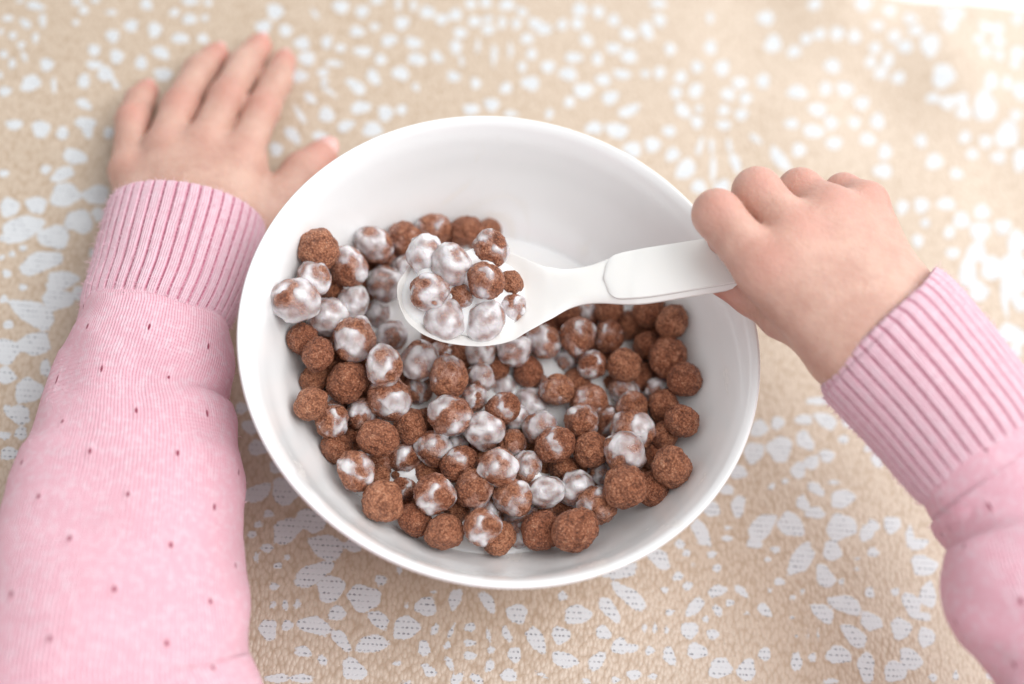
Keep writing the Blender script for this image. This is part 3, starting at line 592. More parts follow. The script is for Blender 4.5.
# ------------------------------------------------------------------ cereal balls
BALLS = [
(-69.0,18.6,51.4,6.46,0.02,"large bare brown cereal ball at the heap's top left corner against the bowl"),
(-67.3,8.9,48.7,5.76,0.90,"milky cereal ball just below the large bare one at the top left"),
(-69.8,-2.4,51.5,7.33,0.95,"biggest milk soaked ball, leftmost in the bowl, resting on its wall"),
(-59.7,1.4,38.4,6.34,0.97,"all white milk coated ball touching the biggest leftmost milky ball"),
(-58.8,20.7,41.3,6.94,0.40,"half milky brown ball right of the large bare ball at the top left"),
(-53.3,34.3,37.4,6.37,0.60,"brown ball with a wide white milk stripe at the heap's upper rim"),
(-43.9,42.0,34.5,5.91,0.20,"brown ball with a small milk patch between two spotted balls at the back"),
(-35.6,49.6,33.3,6.15,0.25,"reddish brown ball with a pale milk patch, behind the spoon's milkiest ball"),
(-24.1,52.9,33.5,5.80,0.00,"bare dark brown ball at the back, just above the spoon bowl"),
(-45.7,23.6,31.6,6.20,0.90,"grey white milky ball left of the spoon's rim"),
(-53.7,10.7,36.3,5.55,0.93,"milk covered ball sunk between the striped ball and the large spotted one"),
(-61.4,14.8,33.3,4.90,0.00,"half hidden bare ball behind the second milky ball on the left"),
(-48.0,35.5,28.5,4.68,0.40,"small shadowed ball beneath the ball with the wide milk stripe"),
(-45.7,15.1,24.1,4.98,1.00,"drowned white ball in the milk left of the spoon tip"),
(-40.6,32.5,31.1,4.65,1.00,"white milky ball tucked under the spoon's upper left rim"),
(-52.6,21.5,24.7,4.65,0.00,"dark bare ball deep in the gap left of the grey white one"),
(-16.4,57.4,29.2,4.95,0.00,"brown ball peeking out behind the spoon's top right ball"),
(-65.4,-9.7,39.1,5.25,0.00,"bare ball in shade under the biggest leftmost milky ball"),
(-58.1,-14.9,42.2,5.53,0.02,"light brown bare ball on the left edge below the white coated ball"),
(-48.9,-4.8,40.1,7.13,0.60,"large oval ball swirled brown and white, left of the heap's middle"),
(-58.1,-19.0,30.9,4.77,0.00,"dark bare ball low against the left wall of the bowl"),
(-46.5,-18.9,35.9,6.92,0.03,"large bare dark brown ball below the big swirled oval"),
(-55.0,-31.7,39.6,5.30,0.04,"pale brown bare ball furthest down on the left edge"),
(-47.2,-33.3,34.0,5.51,0.50,"half milky ball right below the pale brown one on the left edge"),
(-35.7,-13.2,44.1,6.35,0.60,"orange brown and white ball stacked on top of a milky ball"),
(-31.3,-20.3,35.7,6.75,0.60,"white splashed ball under the orange and white stacked ball"),
(-37.9,6.7,27.5,5.27,0.85,"milky ball sunk in the pool just below the spoon's left tip"),
(-25.6,-3.7,35.6,6.68,0.92,"tall oval ball all greyish white below the spoon bowl"),
(-23.5,-10.1,27.3,4.84,0.30,"dark ball in the gap under the tall greyish white oval"),
(-38.8,-26.1,30.0,5.25,0.55,"shiny half coated ball left of the white splashed one"),
(-14.3,-8.0,38.9,6.79,0.10,"bare brown ball wearing a white milk cap below the spoon"),
(-3.6,-1.1,31.2,4.68,0.80,"small pinkish milky ball right of the ball with the milk cap"),
(-4.0,-9.7,32.2,4.63,0.60,"small mottled ball under the small pinkish milky one"),
(-9.6,-21.0,38.0,6.71,0.60,"large ball with a white drip running down its front, mid heap"),
(2.5,-22.4,36.8,6.38,0.80,"round milky white ball right of the ball with the white drip"),
(6.5,-12.1,35.3,5.61,0.10,"bare orange brown ball in the middle of the heap"),
(-6.2,7.7,33.0,5.22,0.85,"milky ball half hidden under the spoon bowl's lower edge"),
(4.6,11.1,34.7,5.57,0.87,"milky ball under the right end of the spoon bowl"),
(14.0,19.1,31.7,5.99,0.60,"pinkish ball with a milky top under the spoon's neck"),
(0.7,5.5,28.8,3.85,0.00,"tiny bare brown ball below the spoon's lower edge"),
(11.5,7.7,28.3,5.44,0.03,"bare dark ball alone in the milk below the spoon's neck"),
(22.8,1.7,33.0,5.54,0.15,"bare reddish ball sitting by the open milk in the centre"),
(4.6,2.0,22.8,4.94,1.00,"drowned milky lump in the pool left of the centre"),
(15.6,-2.5,25.2,5.59,0.90,"submerged pinkish white ball in the open milk at the centre"),
(12.2,-10.6,28.2,4.49,0.80,"milky ball peeking behind the bare orange brown ball"),
(20.6,-13.6,32.2,5.47,0.75,"brown ball with a thick white cap right of the heap's middle"),
(26.7,-20.5,37.6,6.22,0.10,"bare ball with one thin milk streak, right of the heap's middle"),
(33.8,-8.4,34.4,5.81,0.50,"pale frosted ball with a dark dimple in its face"),
(39.0,-18.1,36.4,6.24,0.02,"smooth bare dark oval ball below the frosted dimpled one"),
(24.9,22.9,35.9,6.32,0.30,"large glossy brown ball right under the spoon handle's start"),
(35.8,28.3,31.7,5.16,0.08,"narrow glossy brown ball right of the large glossy one"),
(32.4,15.2,32.5,5.09,0.40,"small oval ball with a milky lower half below the large glossy one"),
(43.1,17.5,34.8,5.95,0.06,"upright oval brown ball with a shiny highlight"),
(55.4,36.2,40.8,5.64,0.02,"bare brown ball at the heap's top right corner"),
(47.2,41.3,35.0,5.73,0.00,"bare ball below the spoon handle, left of the top right corner ball"),
(33.1,38.8,33.3,5.37,0.00,"bare ball cut off by the spoon handle's lower edge"),
(26.0,37.3,27.1,5.06,0.30,"shadowed ball with a milky side beneath the spoon handle"),
(18.4,34.0,30.1,4.48,0.05,"small brown ball mostly hidden by the spoon's neck"),
(41.7,37.5,27.6,5.06,0.00,"very dark ball in the shade below the spoon handle"),
(49.9,30.0,30.2,5.36,0.00,"bare dull ball behind the big bare oval on the right"),
(57.3,24.5,36.6,6.85,0.02,"big bare oval ball at the heap's right edge"),
(64.0,15.9,40.2,5.54,0.06,"glinting bare ball furthest right, below the big bare oval"),
(50.7,19.1,26.6,4.98,0.00,"dark ball in the deep gap left of the glinting one"),
(57.0,14.3,29.8,4.23,0.90,"small ball with a white milk cap near the right edge"),
(60.2,6.4,33.8,5.73,0.02,"bare ball on the right edge left of a round darker one"),
(65.8,-1.6,43.5,5.59,0.04,"round dark bare ball on the right edge with a frosted rim"),
(34.9,1.9,31.6,5.90,0.10,"knobbly bare ball made of two bumps right of the centre"),
(49.6,3.4,32.2,5.55,0.15,"bare ball with wet shine above the white ringed brown one"),
(46.0,11.1,27.4,5.11,0.70,"glossy milk filmed ball sunk right of the knobbly one"),
(51.0,-7.0,36.4,6.65,0.55,"brown ball ringed with white milk on the right side"),
(49.8,-18.0,41.6,6.69,0.75,"milk white ball stacked directly above the biggest pale brown one"),
(52.0,-31.6,45.7,7.04,0.05,"biggest pale brown ball with a pitted hole, lower right"),
(62.1,-5.1,35.8,4.96,0.00,"shaded bare ball between the ringed ball and the right edge"),
(65.0,-21.0,47.7,6.59,0.02,"large bare ball on the lower right edge of the heap"),
(61.1,-27.1,40.4,5.31,0.00,"shaded bare ball wedged behind the biggest pale brown one"),
(60.6,-10.7,30.5,4.47,0.00,"dark sliver of a ball left of the large lower right one"),
(-43.3,-39.8,28.2,5.20,0.00,"dark bare ball against the bowl at the lower left"),
(-34.1,-48.7,35.9,6.23,0.40,"brown ball with a milk blotch on its front, lower left edge"),
(-30.4,-36.4,38.4,6.44,0.04,"round bare light brown ball left of the heap's middle"),
(-21.9,-26.5,32.5,5.40,0.05,"bare ball squeezed beneath the white splashed one"),
(-20.7,-35.2,26.2,5.24,0.40,"purplish dark ball sunk in the small milk pool on the left"),
(-12.1,-30.9,30.5,5.90,0.45,"shiny mottled ball right of the purplish sunken one"),
(-2.4,-35.0,33.2,6.01,0.15,"rough brown ball with faint milk marks, lower middle"),
(-26.9,-45.5,29.2,4.00,0.05,"small bare ball behind the blotched one at the lower left"),
(-22.7,-56.1,35.9,6.67,0.02,"large bare egg shaped ball on the lower left edge"),
(-17.6,-47.3,28.8,3.99,0.20,"small wet ball right of the large egg shaped one"),
(-11.1,-57.3,30.6,5.42,0.00,"dark bare ball at the bottom edge right of the egg shaped one"),
(-7.4,-49.4,37.4,6.53,0.50,"large brown ball with a square white milk patch, bottom left"),
(-0.5,-59.9,34.6,5.85,0.02,"bare barrel shaped ball at the heap's bottom edge"),
(4.7,-43.1,35.8,6.27,0.20,"brown ball with a milky upper right shoulder, lower middle"),
(10.6,-56.0,38.2,5.83,0.45,"ball with a bright white splash on its right, bottom edge"),
(17.1,-55.0,30.0,5.60,0.00,"dark bare ball lowest in the heap, beside the bright splashed one"),
(10.4,-35.7,41.9,6.08,0.50,"milky brown ball with one tiny black hole"),
(19.8,-29.8,33.8,5.03,0.78,"pinkish milky ball right of the one with the tiny black hole"),
(17.5,-42.3,36.4,5.93,0.40,"brown ball with a white milk hood below the tiny black hole one"),
(12.9,-21.6,30.9,4.76,0.20,"small bare ball below the round milky white one"),
(27.9,-36.4,34.2,5.49,0.85,"grey milky ball between the hooded ball and a smaller grey one"),
(37.5,-31.3,32.6,5.54,0.80,"smaller grey milky ball left of the biggest pale brown one"),
(45.6,-36.7,36.7,6.30,0.40,"ball with a milky left face and bare right side, lower right"),
(39.9,-48.9,40.6,7.15,0.03,"very large pale bare ball at the heap's bottom right edge"),
(29.8,-49.7,33.1,6.59,0.02,"large dark bare ball left of the very large pale one"),
(32.7,-24.3,28.2,5.11,0.00,"nearly black ball in the deep gap below the streaked one"),
(-4.7,-26.2,28.5,3.74,1.00,"white milk lump between the white drip ball and the rough one"),
(44.5,-22.5,29.2,4.09,0.70,"small greyish ball in shadow left of the biggest pale brown one"),
(25.9,-22.4,23.3,4.48,0.00,"dark hidden ball under the ball with the thin milk streak"),
(11.7,-45.8,29.2,4.33,0.50,"wet ball in the gap between the hooded and the splashed ones"),
(1.3,-49.4,28.3,3.99,0.00,"dark ball in the gap right of the square patched one"),
(-20.5,4.1,29.2,4.19,0.60,"reddish milky ball under the spoon's lower left edge"),
(23.4,-50.5,25.8,4.00,0.70,"grey wet ball at the bottom between two dark bare ones"),
(24.0,18.5,25.4,4.63,0.90,"drowned white ball in the milk below the large glossy one"),
(-32.9,21.8,63.0,6.35,1.00,"milk white ball at the spoon's upper left, furthest from the handle"),
(-23.0,18.9,66.0,6.29,0.92,"milk coated ball in the middle of the spoon's back row"),
(-12.5,29.1,65.0,6.20,0.50,"brown ball with a milk blob at the back right of the spoon"),
(-10.8,16.0,67.0,6.10,0.25,"bare crusty brown ball on top of the spoonful"),
(-27.3,7.9,64.0,6.08,0.60,"orange brown ball in a milk ring at the spoon's left rim"),
(-3.0,22.5,59.0,4.21,0.05,"small bare brown ball at the spoon's right, nearest the handle"),
(-0.6,14.4,57.0,4.86,0.90,"small milky ball at the spoon's right beneath the small bare one"),
(-20.5,2.9,58.0,6.62,1.00,"flat milk drowned ball at the spoon's lower left"),
(-7.4,6.4,58.0,6.64,0.92,"large milky ball at the spoon's front rim, lower right"),
(-17.0,11.9,59.5,4.83,0.50,"dark ball sunk in the middle of the spoonful"),
]
N_SPOON = 10
LOWER = [
(42.8,-1.2,26.5,5.6),
(-20.1,-10.8,19.3,5.6),
(-11.5,-36.9,22.5,5.6),
(-12.6,6.8,26.5,5.6),
(21.6,-43.1,23.3,5.6),
(-39.4,-32.6,23.3,5.6),
(41.2,14.7,20.1,5.6),
(35.3,-35.1,24.1,5.6),
(-36.1,43.0,25.7,5.6),
(29.0,9.3,26.5,5.6),
(-23.0,11.3,26.5,5.6),
(18.4,-16.6,23.3,5.6),
(-50.7,-24.0,26.5,5.6),
(2.2,-27.0,25.7,5.6),
(-1.7,15.8,26.5,5.6),
(-29.3,52.8,25.1,5.6),
(5.1,22.2,26.5,5.6),
(13.2,31.7,24.1,5.6),
(-17.5,53.6,20.9,5.6),
(-37.0,30.9,23.3,5.6),
(-29.2,-39.3,24.1,5.6),
(42.8,35.9,18.5,5.6),
(-54.3,-9.3,26.5,5.6),
(51.1,39.4,25.9,5.6),
(-16.9,-21.4,26.5,5.6),
(35.3,27.1,22.5,5.6),
(-39.6,-14.9,26.5,5.6),
(-54.0,33.7,22.3,5.6),
(27.4,-39.3,24.9,5.6),
(58.5,-13.2,22.9,5.6),
(-44.9,11.2,16.1,5.6),
(-44.4,-4.0,26.5,5.6),
(16.5,7.5,20.1,5.6),
(-30.1,-6.3,23.3,5.6),
(43.0,9.4,18.5,5.6),
(59.1,21.9,24.9,5.6),
(-62.4,-1.0,28.3,5.6),
(39.7,-20.0,23.3,5.6),
(-16.0,-50.0,21.7,5.6),
(9.7,6.9,16.9,5.6),
(54.0,17.5,18.5,5.6),
]
ico = bmesh.new()
bmesh.ops.create_icosphere(ico, subdivisions=5, radius=1)
ico_v = [v.co.copy() for v in ico.verts]
ico_f = [[v.index for v in f.verts] for f in ico.faces]
ico.free()
LEVELS = (0.0, 0.12, 0.28, 0.45, 0.6, 0.78, 0.9, 1.0)
ball_cache, coat_cache, shape_cache = {}, {}, {}


def ball_shape(k):
    """a lumpy puffed ball of about unit radius"""
    if k not in shape_cache:
        off = Vector((k * 7.3, k * 3.1, -k * 5.7))
        st = (1 + 0.09 * math.sin(k * 2.1), 1 + 0.09 * math.sin(k * 3.7 + 1), 1 - 0.03 * (k % 3))
        P = []
        for c in ico_v:
            d = 1 + 0.12 * mnoise.noise(c * 1.25 + off) + 0.07 * mnoise.noise(c * 2.7 + off)
            d += 0.042 * mnoise.noise(c * 5.5 + off) + 0.036 * mnoise.noise(c * 11 + off)
            d -= 0.10 * max(0.0, mnoise.noise(c * 3.3 - off) - 0.33)
            P.append((c.x * st[0] * d * 0.985, c.y * st[1] * d * 0.985, c.z * st[2] * d * 0.985))
        shape_cache[k] = np.array(P)
    return shape_cache[k]


def milk_field(k, lev):
    """> 0 where milk lies on the ball, scaled so that the wanted share of it is covered"""
    off = Vector((k * 2.9 + lev * 31, -k * 5.3, k * 4.1))
    f = np.array([mnoise.noise(Vector((c.x, c.y, c.z * 0.7)) * 1.15 + off) + 0.42 * mnoise.noise(Vector((c.x, c.y, c.z * 0.6)) * 2.6 + off) + 0.16 * mnoise.noise(c * 6 + off) + 0.22 * c.z for c in ico_v])
    return f - np.quantile(f, 1 - min(0.985, lev))


def ball_mesh(k, lev):
    if (k, lev) not in ball_cache:
        md = bpy.data.meshes.new('cereal_ball')
        md.from_pydata([tuple(p) for p in ball_shape(k)], [], ico_f)
        md.polygons.foreach_set('use_smooth', [True] * len(md.polygons))
        at_ = md.attributes.new('milk', 'FLOAT', 'POINT')
        at_.data.foreach_set('value', (milk_field(k, lev) if lev else np.full(len(ico_v), -2.0)).astype(np.float32))
        md.materials.append(M_CEREAL)
        ball_cache[(k, lev)] = md
    return ball_cache[(k, lev)]


def coat_mesh(k, lev):
    """the skin of milk itself: thick in the middle of its patch, sinking into the ball at its edge"""
    if (k, lev) not in coat_cache:
        f = milk_field(k, lev)
        off = Vector((k * 1.7 - 20, k * 6.1, lev * 9))
        nn = np.array([mnoise.noise(c * 1.9 + off) for c in ico_v])
        s = np.clip(f / 0.42, 0, 1)
        th = 0.085 * np.sqrt(s) * (0.62 + 0.75 * nn)
        th = np.where(f > 0, np.maximum(th, 0.004), -0.05 - 0.1 * np.clip(-f, 0, 1))
        sm = ball_shape(k)
        base = np.array([[c.x, c.y, c.z] for c in ico_v])
        r0 = np.linalg.norm(sm, axis=1)
        off2 = Vector((k * 7.3, k * 3.1, -k * 5.7))
        V = sm + base * th[:, None]
        keep = f > -0.12
        idx = -np.ones(len(ico_v), int)
        fs = [q for q in ico_f if keep[q].all()]
        used = sorted({i for q in fs for i in q})
        idx[used] = np.arange(len(used))
        md = bpy.data.meshes.new('milk_coat')
        md.from_pydata([tuple(V[i]) for i in used], [], [[int(idx[i]) for i in q] for q in fs])
        bm = bmesh.new()
        bm.from_mesh(md)
        for _ in range(3):
            bmesh.ops.smooth_vert(bm, verts=bm.verts, factor=0.5, use_axis_x=True, use_axis_y=True, use_axis_z=True)
        bm.to_mesh(md)
        bm.free()
        md.polygons.foreach_set('use_smooth', [True] * len(md.polygons))
        at_ = md.attributes.new('milk', 'FLOAT', 'POINT')
        at_.data.foreach_set('value', th[used].astype(np.float32))
        md.materials.append(M_COAT)
        coat_cache[(k, lev)] = md
    return coat_cache[(k, lev)]


def put_ball(i, x, y, z, rad_, cov, lab, grp):
    lev = min(LEVELS, key=lambda q: abs(q - cov)) if cov >= 0.07 else 0.0
    k = (i * 4 + i // 9) % 9 if lev == 0 else (i * 3 + i // 5) % 5
    o = bpy.data.objects.new('cereal_ball', ball_mesh(k, lev))
    o.location = (x / 1000, y / 1000, z / 1000)
    o.scale = (rad_ / 1000,) * 3
    o.rotation_euler = (random.uniform(-0.4, 0.4), random.uniform(-0.4, 0.4), random.uniform(0, 6.28))
    COL.objects.link(o)
    tag(o, lab, 'cereal ball', grp)
    if lev:
        c = bpy.data.objects.new('milk_coat', coat_mesh(k, lev))
        COL.objects.link(c)
        c.parent = o


for i, (bx, by, bz, br, cov, lab) in enumerate(BALLS):
    put_ball(i, bx, by, bz, br * 1.06, cov, lab, 'cereal balls heaped on the spoon' if i >= len(BALLS) - N_SPOON else 'cereal balls in the bowl')
for i, (bx, by, bz, br) in enumerate(LOWER):
    put_ball(i * 2, bx, by, bz, br, 0.28 if i % 4 == 0 else 0.0, 'dark cereal ball of the lower layer, glimpsed through a gap in the heap', 'lower layer of cereal balls in the bowl')

for px_, py_, r_, lab in ((395.5, 475, 1.35, 'small brown cereal crumb floating in the open milk at the left of the heap'),
                          (389, 471, 0.8, 'tiny brown crumb beside the larger crumb in the milk at the left'),
                          (549, 393, 0.7, 'tiny brown crumb in the open milk left of the bare reddish ball')):
    q = at(px_, py_, 0.0252)
    o = bpy.data.objects.new('cereal_crumb', ball_mesh(4, 0.0))
    o.location = [float(v) for v in q]
    o.scale = (r_ / 1000,) * 3
    COL.objects.link(o)
    tag(o, lab, 'crumb', 'cereal crumbs in the milk')

# ------------------------------------------------------------------ milk in the bowl
ZM = 0.0247
F = Field((-0.07, -0.07, 0.018), (0.07, 0.07, 0.052), 0.0007)
X, Y, Zz = F.coords((0, 0, 0), F.n)
F.d[:] = np.broadcast_to(Zz - ZM, F.n).astype(np.float32)
bb = BALLS[:-N_SPOON]
pos = np.array([b[:3] for b in bb]) / 1000
rad = np.array([b[3] for b in bb]) / 1000
cv = np.array([b[4] for b in bb])
for p, r, c in zip(pos, rad, cv):
    if abs(p[2] - ZM) < r * 0.95:                                # the milk climbs a little at each ball
        rr = math.sqrt(r * r - (p[2] - ZM) ** 2)
        F.cone((p[0], p[1], ZM - rr * 0.5), rr * 0.96, (p[0], p[1], ZM - rr * 0.45), rr * 0.96, 0.003)
for i in range(len(bb)):
    for j in range(i):
        dist = np.linalg.norm(pos[i] - pos[j])
        if dist < (rad[i] + rad[j]) * 1.03 and min(cv[i], cv[j]) > 0.35:
            w = 0.40 + 0.12 * min(cv[i], cv[j])
            F.cone(pos[i], rad[i] * w, pos[j], rad[j] * w, 0.0015)
RHO = np.sqrt(X * X + Y * Y)
F.d = np.maximum(F.d, ((RHO - np.interp(Zz, zin, rin) - 0.0006) * 0.85)).astype(np.float32)
F.d = np.maximum(F.d, (F.lo[2] + 0.0015 - Zz)).astype(np.float32)
V, Q = F.mesh()
milk = mesh_obj('milk', V, Q, M_MILK)
tag(milk, 'white milk pooled between the cereal balls in the bowl', 'milk')

# ------------------------------------------------------------------ spoon
# x, centre y, half width (picture units), rim height, hollow, thickness (mm)
SP = [(398.2, 297, 2, 60.5, 0.0, 0.8), (399.5, 297, 11, 60.4, .6, 1.2), (403, 297, 20, 60.2, 1.8, 1.4), (410, 297, 29, 60, 3.2, 1.4), (420, 296.8, 37, 59.8, 4.8, 1.4), (440, 296.5, 45, 59.6, 6.4, 1.4),
      (470, 296, 49.5, 59.6, 7.4, 1.4), (492, 295.4, 48.5, 60, 7.0, 1.4), (513, 294, 43.5, 60.6, 5.6, 1.5), (530, 293, 35, 61.4, 3.8, 1.7), (543, 291.5, 28.5, 62.3, 2.4, 2.0), (554, 289.5, 24, 63.2, 1.3, 2.4), (566, 287, 20, 64.5, .4, 3.0),
      (580, 284, 18.6, 66.3, -.3, 3.6), (596, 281, 20, 68.5, -.6, 4.0), (612, 278, 23.5, 70.8, -.7, 4.4), (628, 275.5, 26.3, 73, -.8, 4.7), (650, 272.5, 27.3, 76, -.8, 5.0), (700, 264.5, 26.8, 81.5, -.8, 5.2), (750, 256.5, 26, 86, -.8, 5.2), (800, 249, 25, 89, -.8, 5.2), (836, 243.5, 23.5, 91, -.8, 5.0), (846, 242, 18, 91.5, -.5, 4.4), (850, 241.4, 8, 91.7, -.3, 3.0)]
S_ = catmull(np.array(SP), 6)
NJ = 22
vv, ff, cen = [], [], []
ctr = np.array([at(s[0], s[1], s[3] / 1000) for s in S_])
tan = np.gradient(ctr, axis=0)
tan /= np.linalg.norm(tan, axis=1)[:, None]
side = np.cross([0, 0, 1], tan)
side /= np.linalg.norm(side, axis=1)[:, None]
upv = np.cross(tan, side)


def spoon_section(i, shrink=1.0, lift=0.0, thick=None):
    s = S_[i]
    hw = s[2] / FPX * dep(ctr[i]) * 1.0 / max(0.55, abs((AX.T @ side[i])[1]) * 1.0) * shrink
    th = (s[5] if thick is None else thick) / 1000
    t = np.sin(np.linspace(-1, 1, NJ) * math.pi / 2)
    hz = -(s[4] / 1000) * (1 - np.abs(t) ** 2.2)
    edge = 1 - 0.75 * np.abs(t) ** 6
    top = [ctr[i] + side[i] * (hw * q) + upv[i] * (z + lift - th * 0.5 * (1 - e) * (thick is None)) for q, z, e in zip(t, hz, edge)]
    bot = [ctr[i] + side[i] * (hw * q * 0.985) + upv[i] * (z + lift - th * (0.5 + 0.5 * e)) for q, z, e in zip(t, hz, edge)]
    return top + bot[::-1]


def loft(rings):
    n = len(rings[0])
    V = [p for r in rings for p in r]
    Fq = [(i * n + j, i * n + (j + 1) % n, (i + 1) * n + (j + 1) % n, (i + 1) * n + j) for i in range(len(rings) - 1) for j in range(n)]
    Fq.append(tuple(range(n))[::-1])
    Fq.append(tuple(range((len(rings) - 1) * n, len(rings) * n)))
    return V, Fq


sp_root = empty('spoon', ctr[len(ctr) // 3])
tag(sp_root, "white plastic child's spoon held over the bowl with a heap of milky cereal", 'spoon')
o0 = np.array(sp_root.location)
V, Q = loft([spoon_section(i) for i in range(len(S_))])
spo = mesh_obj('scoop', np.array(V) - o0, Q, M_SPOON, sp_root)
gi = [i for i in range(len(S_)) if 604 <= S_[i][0] <= 842]
rings = []
for q, i in enumerate(gi):
    e = min(q / 5.0, (len(gi) - 1 - q) / 5.0, 1.0)
    k = math.sqrt(max(0.02, 1 - (1 - e) ** 2))
    rings.append(spoon_section(i, 0.90 * max(0.15, k), 0.0008 * (0.55 + 0.45 * k), 2.5))
V, Q = loft(rings)
mesh_obj('grip', np.array(V) - o0, Q, M_SPOON, sp_root)
for ob in sp_root.children:
    bm = bmesh.new()
    bm.from_mesh(ob.data)
    bmesh.ops.recalc_face_normals(bm, faces=bm.faces)
    bm.to_mesh(ob.data)
    bm.free()

# milk on the spoon
bb = BALLS[-N_SPOON:]
pos = np.array([b[:3] for b in bb]) / 1000
rad = np.array([b[3] for b in bb]) / 1000
cv = np.array([b[4] for b in bb])
F = Field((-0.050, -0.015, 0.048), (0.012, 0.042, 0.078), 0.00055)
c0 = at(466, 300, 0.0560)
for q in ((-0.012, -0.001), (0.002, 0.001), (0.008, 0.003)):
    F.cone((c0[0] + q[0], c0[1] + q[1] - .003, 0.0566), 0.0102, (c0[0] + q[0], c0[1] + q[1] + .004, 0.0566), 0.0102, 0.004, 2.6)
for i in range(len(bb)):
    for j in range(i):
        dist = np.linalg.norm(pos[i] - pos[j])
        if dist < (rad[i] + rad[j]) * 1.25:
            w = 0.40 + 0.22 * min(cv[i], cv[j])
            F.cone(pos[i] - [0, 0, .001], rad[i] * w, pos[j] - [0, 0, .001], rad[j] * w, 0.002)
V, Q = F.mesh()
smilk = mesh_obj('milk', V, Q, M_MILK)
tag(smilk, 'white milk clinging between the cereal balls on the spoon', 'milk')

# ------------------------------------------------------------------ the child: hands, arms, sweater
person = empty('person', (0.0, -0.36, 0.0))
tag(person, 'child in a pink knit sweater, one hand flat on the cloth, one gripping the spoon', 'person')
p0 = np.array(person.location)
blush_pts = []


def J(px, py, zmm, rpx):
    p = at(px, py, zmm / 1000)
    return p, rpx * dep(p) / FPX


def finger(F, joints, k=0.0025):
    js = [J(*j) for j in joints]
    for (a, ra), (b, rb) in zip(js[:-1], js[1:]):
        F.cone(a, ra, b, rb, k)
    return js


def hand_mesh(fingers, palm, thumb, creases, h=0.0009):
    allj = [J(*j)[0] for f in fingers + [thumb] for j in f] + [J(*j)[0] for c in palm for j in c[:2]]
    lo, hi = np.min(allj, 0) - 0.022, np.max(allj, 0) + 0.022
    tot = Field(lo, hi, h)
    for f in fingers:
        one = Field(lo, hi, h)
        one.n = tot.n
        js = finger(one, f)
        tot.d = smin(tot.d, one.d, 0.0009)
        blush_pts.append((js[0][0] + [0, 0, js[0][1]], 0.010, 0.42 if lo[0] > 0 else 0.22))
        blush_pts.append((js[1][0] + [0, 0, js[1][1] * .9], 0.008, 0.45))
        blush_pts.append((js[-1][0], 0.009, 0.85))
    pf = Field(lo, hi, h)
    for a, b, *kk in palm:
        (pa, ra), (pb, rb) = J(*a), J(*b)
        pf.cone(pa, ra, pb, rb, kk[0] if kk else 0.011)
    tot.d = smin(tot.d, pf.d, 0.0030)
    th = Field(lo, hi, h)
    js = finger(th, thumb, 0.003)
    blush_pts.append((js[-1][0], 0.013, 0.7))
    tot.d = smin(tot.d, th.d, 0.0035)
    for a, b, r in creases:                                     # soft grooves pressed into the skin
        (pa, _), (pb, _) = J(*a, 1), J(*b, 1)
        g = Field(lo, hi, h)
        g.cone(pa, r, pb, r)
        tot.d = -smin(-tot.d, g.d, 0.0022)
    return tot.mesh()


# left hand, flat on the cloth
LF = [[(129, 172, 17, 18.5), (133, 120, 14, 16.5), (140, 102, 10.5, 15), (146.5, 92, 7, 12.5)],
      [(164, 148, 20, 19.5), (180, 108, 17, 18.6), (200, 73, 11, 17.2), (216, 56, 7, 13.5)],
      [(203, 147, 21, 19.5), (226.5, 98, 18, 18), (244, 67, 12, 16.8), (259, 47, 7, 13.4)],
      [(242, 158, 20, 19.5), (262.5, 110, 17, 17.2), (276, 82, 12, 15.6), (284, 62, 7, 12.4)]]
LT = [(246, 234, 20, 26), (279, 203, 15, 23), (303, 173, 13, 20.5), (321, 157, 11, 17)]
LP = [((127, 172, 17, 18), (152, 236, 24, 27)), ((164, 146, 20, 18), (172, 236, 27, 28)), ((203, 145, 21, 19), (196, 236, 28, 28)),
      ((243, 156, 20, 19), (220, 236, 26, 27)), ((248, 176, 16, 16), (238, 226, 20, 24)), ((160, 236, 24, 29), (152, 330, 29, 25)), ((214, 236, 25, 29), (180, 330, 29, 25))]
VL, QL = hand_mesh(LF, LP, LT, [])
# right hand closed round the handle
RF = [[(764, 270, 101, 28), (717, 214, 103, 24), (728, 238, 86, 19), (746, 254, 80, 17)],
      [(797, 238, 102, 27.5), (757, 192, 102, 24), (757, 218, 85, 20), (779, 234, 77, 18)],
      [(829, 214, 100, 26), (800, 191, 95, 22), (796, 212, 78, 19), (820, 230, 71, 17)],
      [(866, 203, 96, 21), (843, 192, 89, 18), (838, 206, 74, 16), (856, 222, 68, 15)]]
RT = [(832, 340, 90, 26), (782, 316, 86, 22), (752, 296, 79, 19), (722, 282, 77, 15)]
RP = [((763, 270, 101, 25), (846, 350, 97, 31)), ((797, 236, 102, 25), (868, 334, 99, 31)), ((829, 212, 100, 25), (884, 318, 98, 31)), ((866, 205, 96, 22), (900, 300, 95, 29)),
      ((796, 262, 101, 27), (872, 322, 98, 31)), ((826, 232, 100, 27), (880, 312, 98, 31)), ((782, 270, 98, 28), (850, 338, 95, 32)), ((790, 285, 86, 26), (850, 345, 88, 32)), ((850, 240, 84, 26), (890, 310, 86, 32)), ((852, 350, 92, 33), (938, 446, 92, 32)), ((900, 306, 92, 33), (982, 406, 92, 32))]
VR, QR = hand_mesh(RF, RP, RT, [])


def arm_loop(V, Q, cut, nrm):
    """trim a hand at its forearm; returns the bmesh and its open loop in order"""
    bm = bmesh.new()
    vs = [bm.verts.new(v) for v in V]
    for q in Q:
        try:
            bm.faces.new([vs[i] for i in q])
        except ValueError:
            pass
    bmesh.ops.bisect_plane(bm, geom=list(bm.verts) + list(bm.edges) + list(bm.faces), plane_co=cut, plane_no=nrm, clear_outer=True)
    return bm


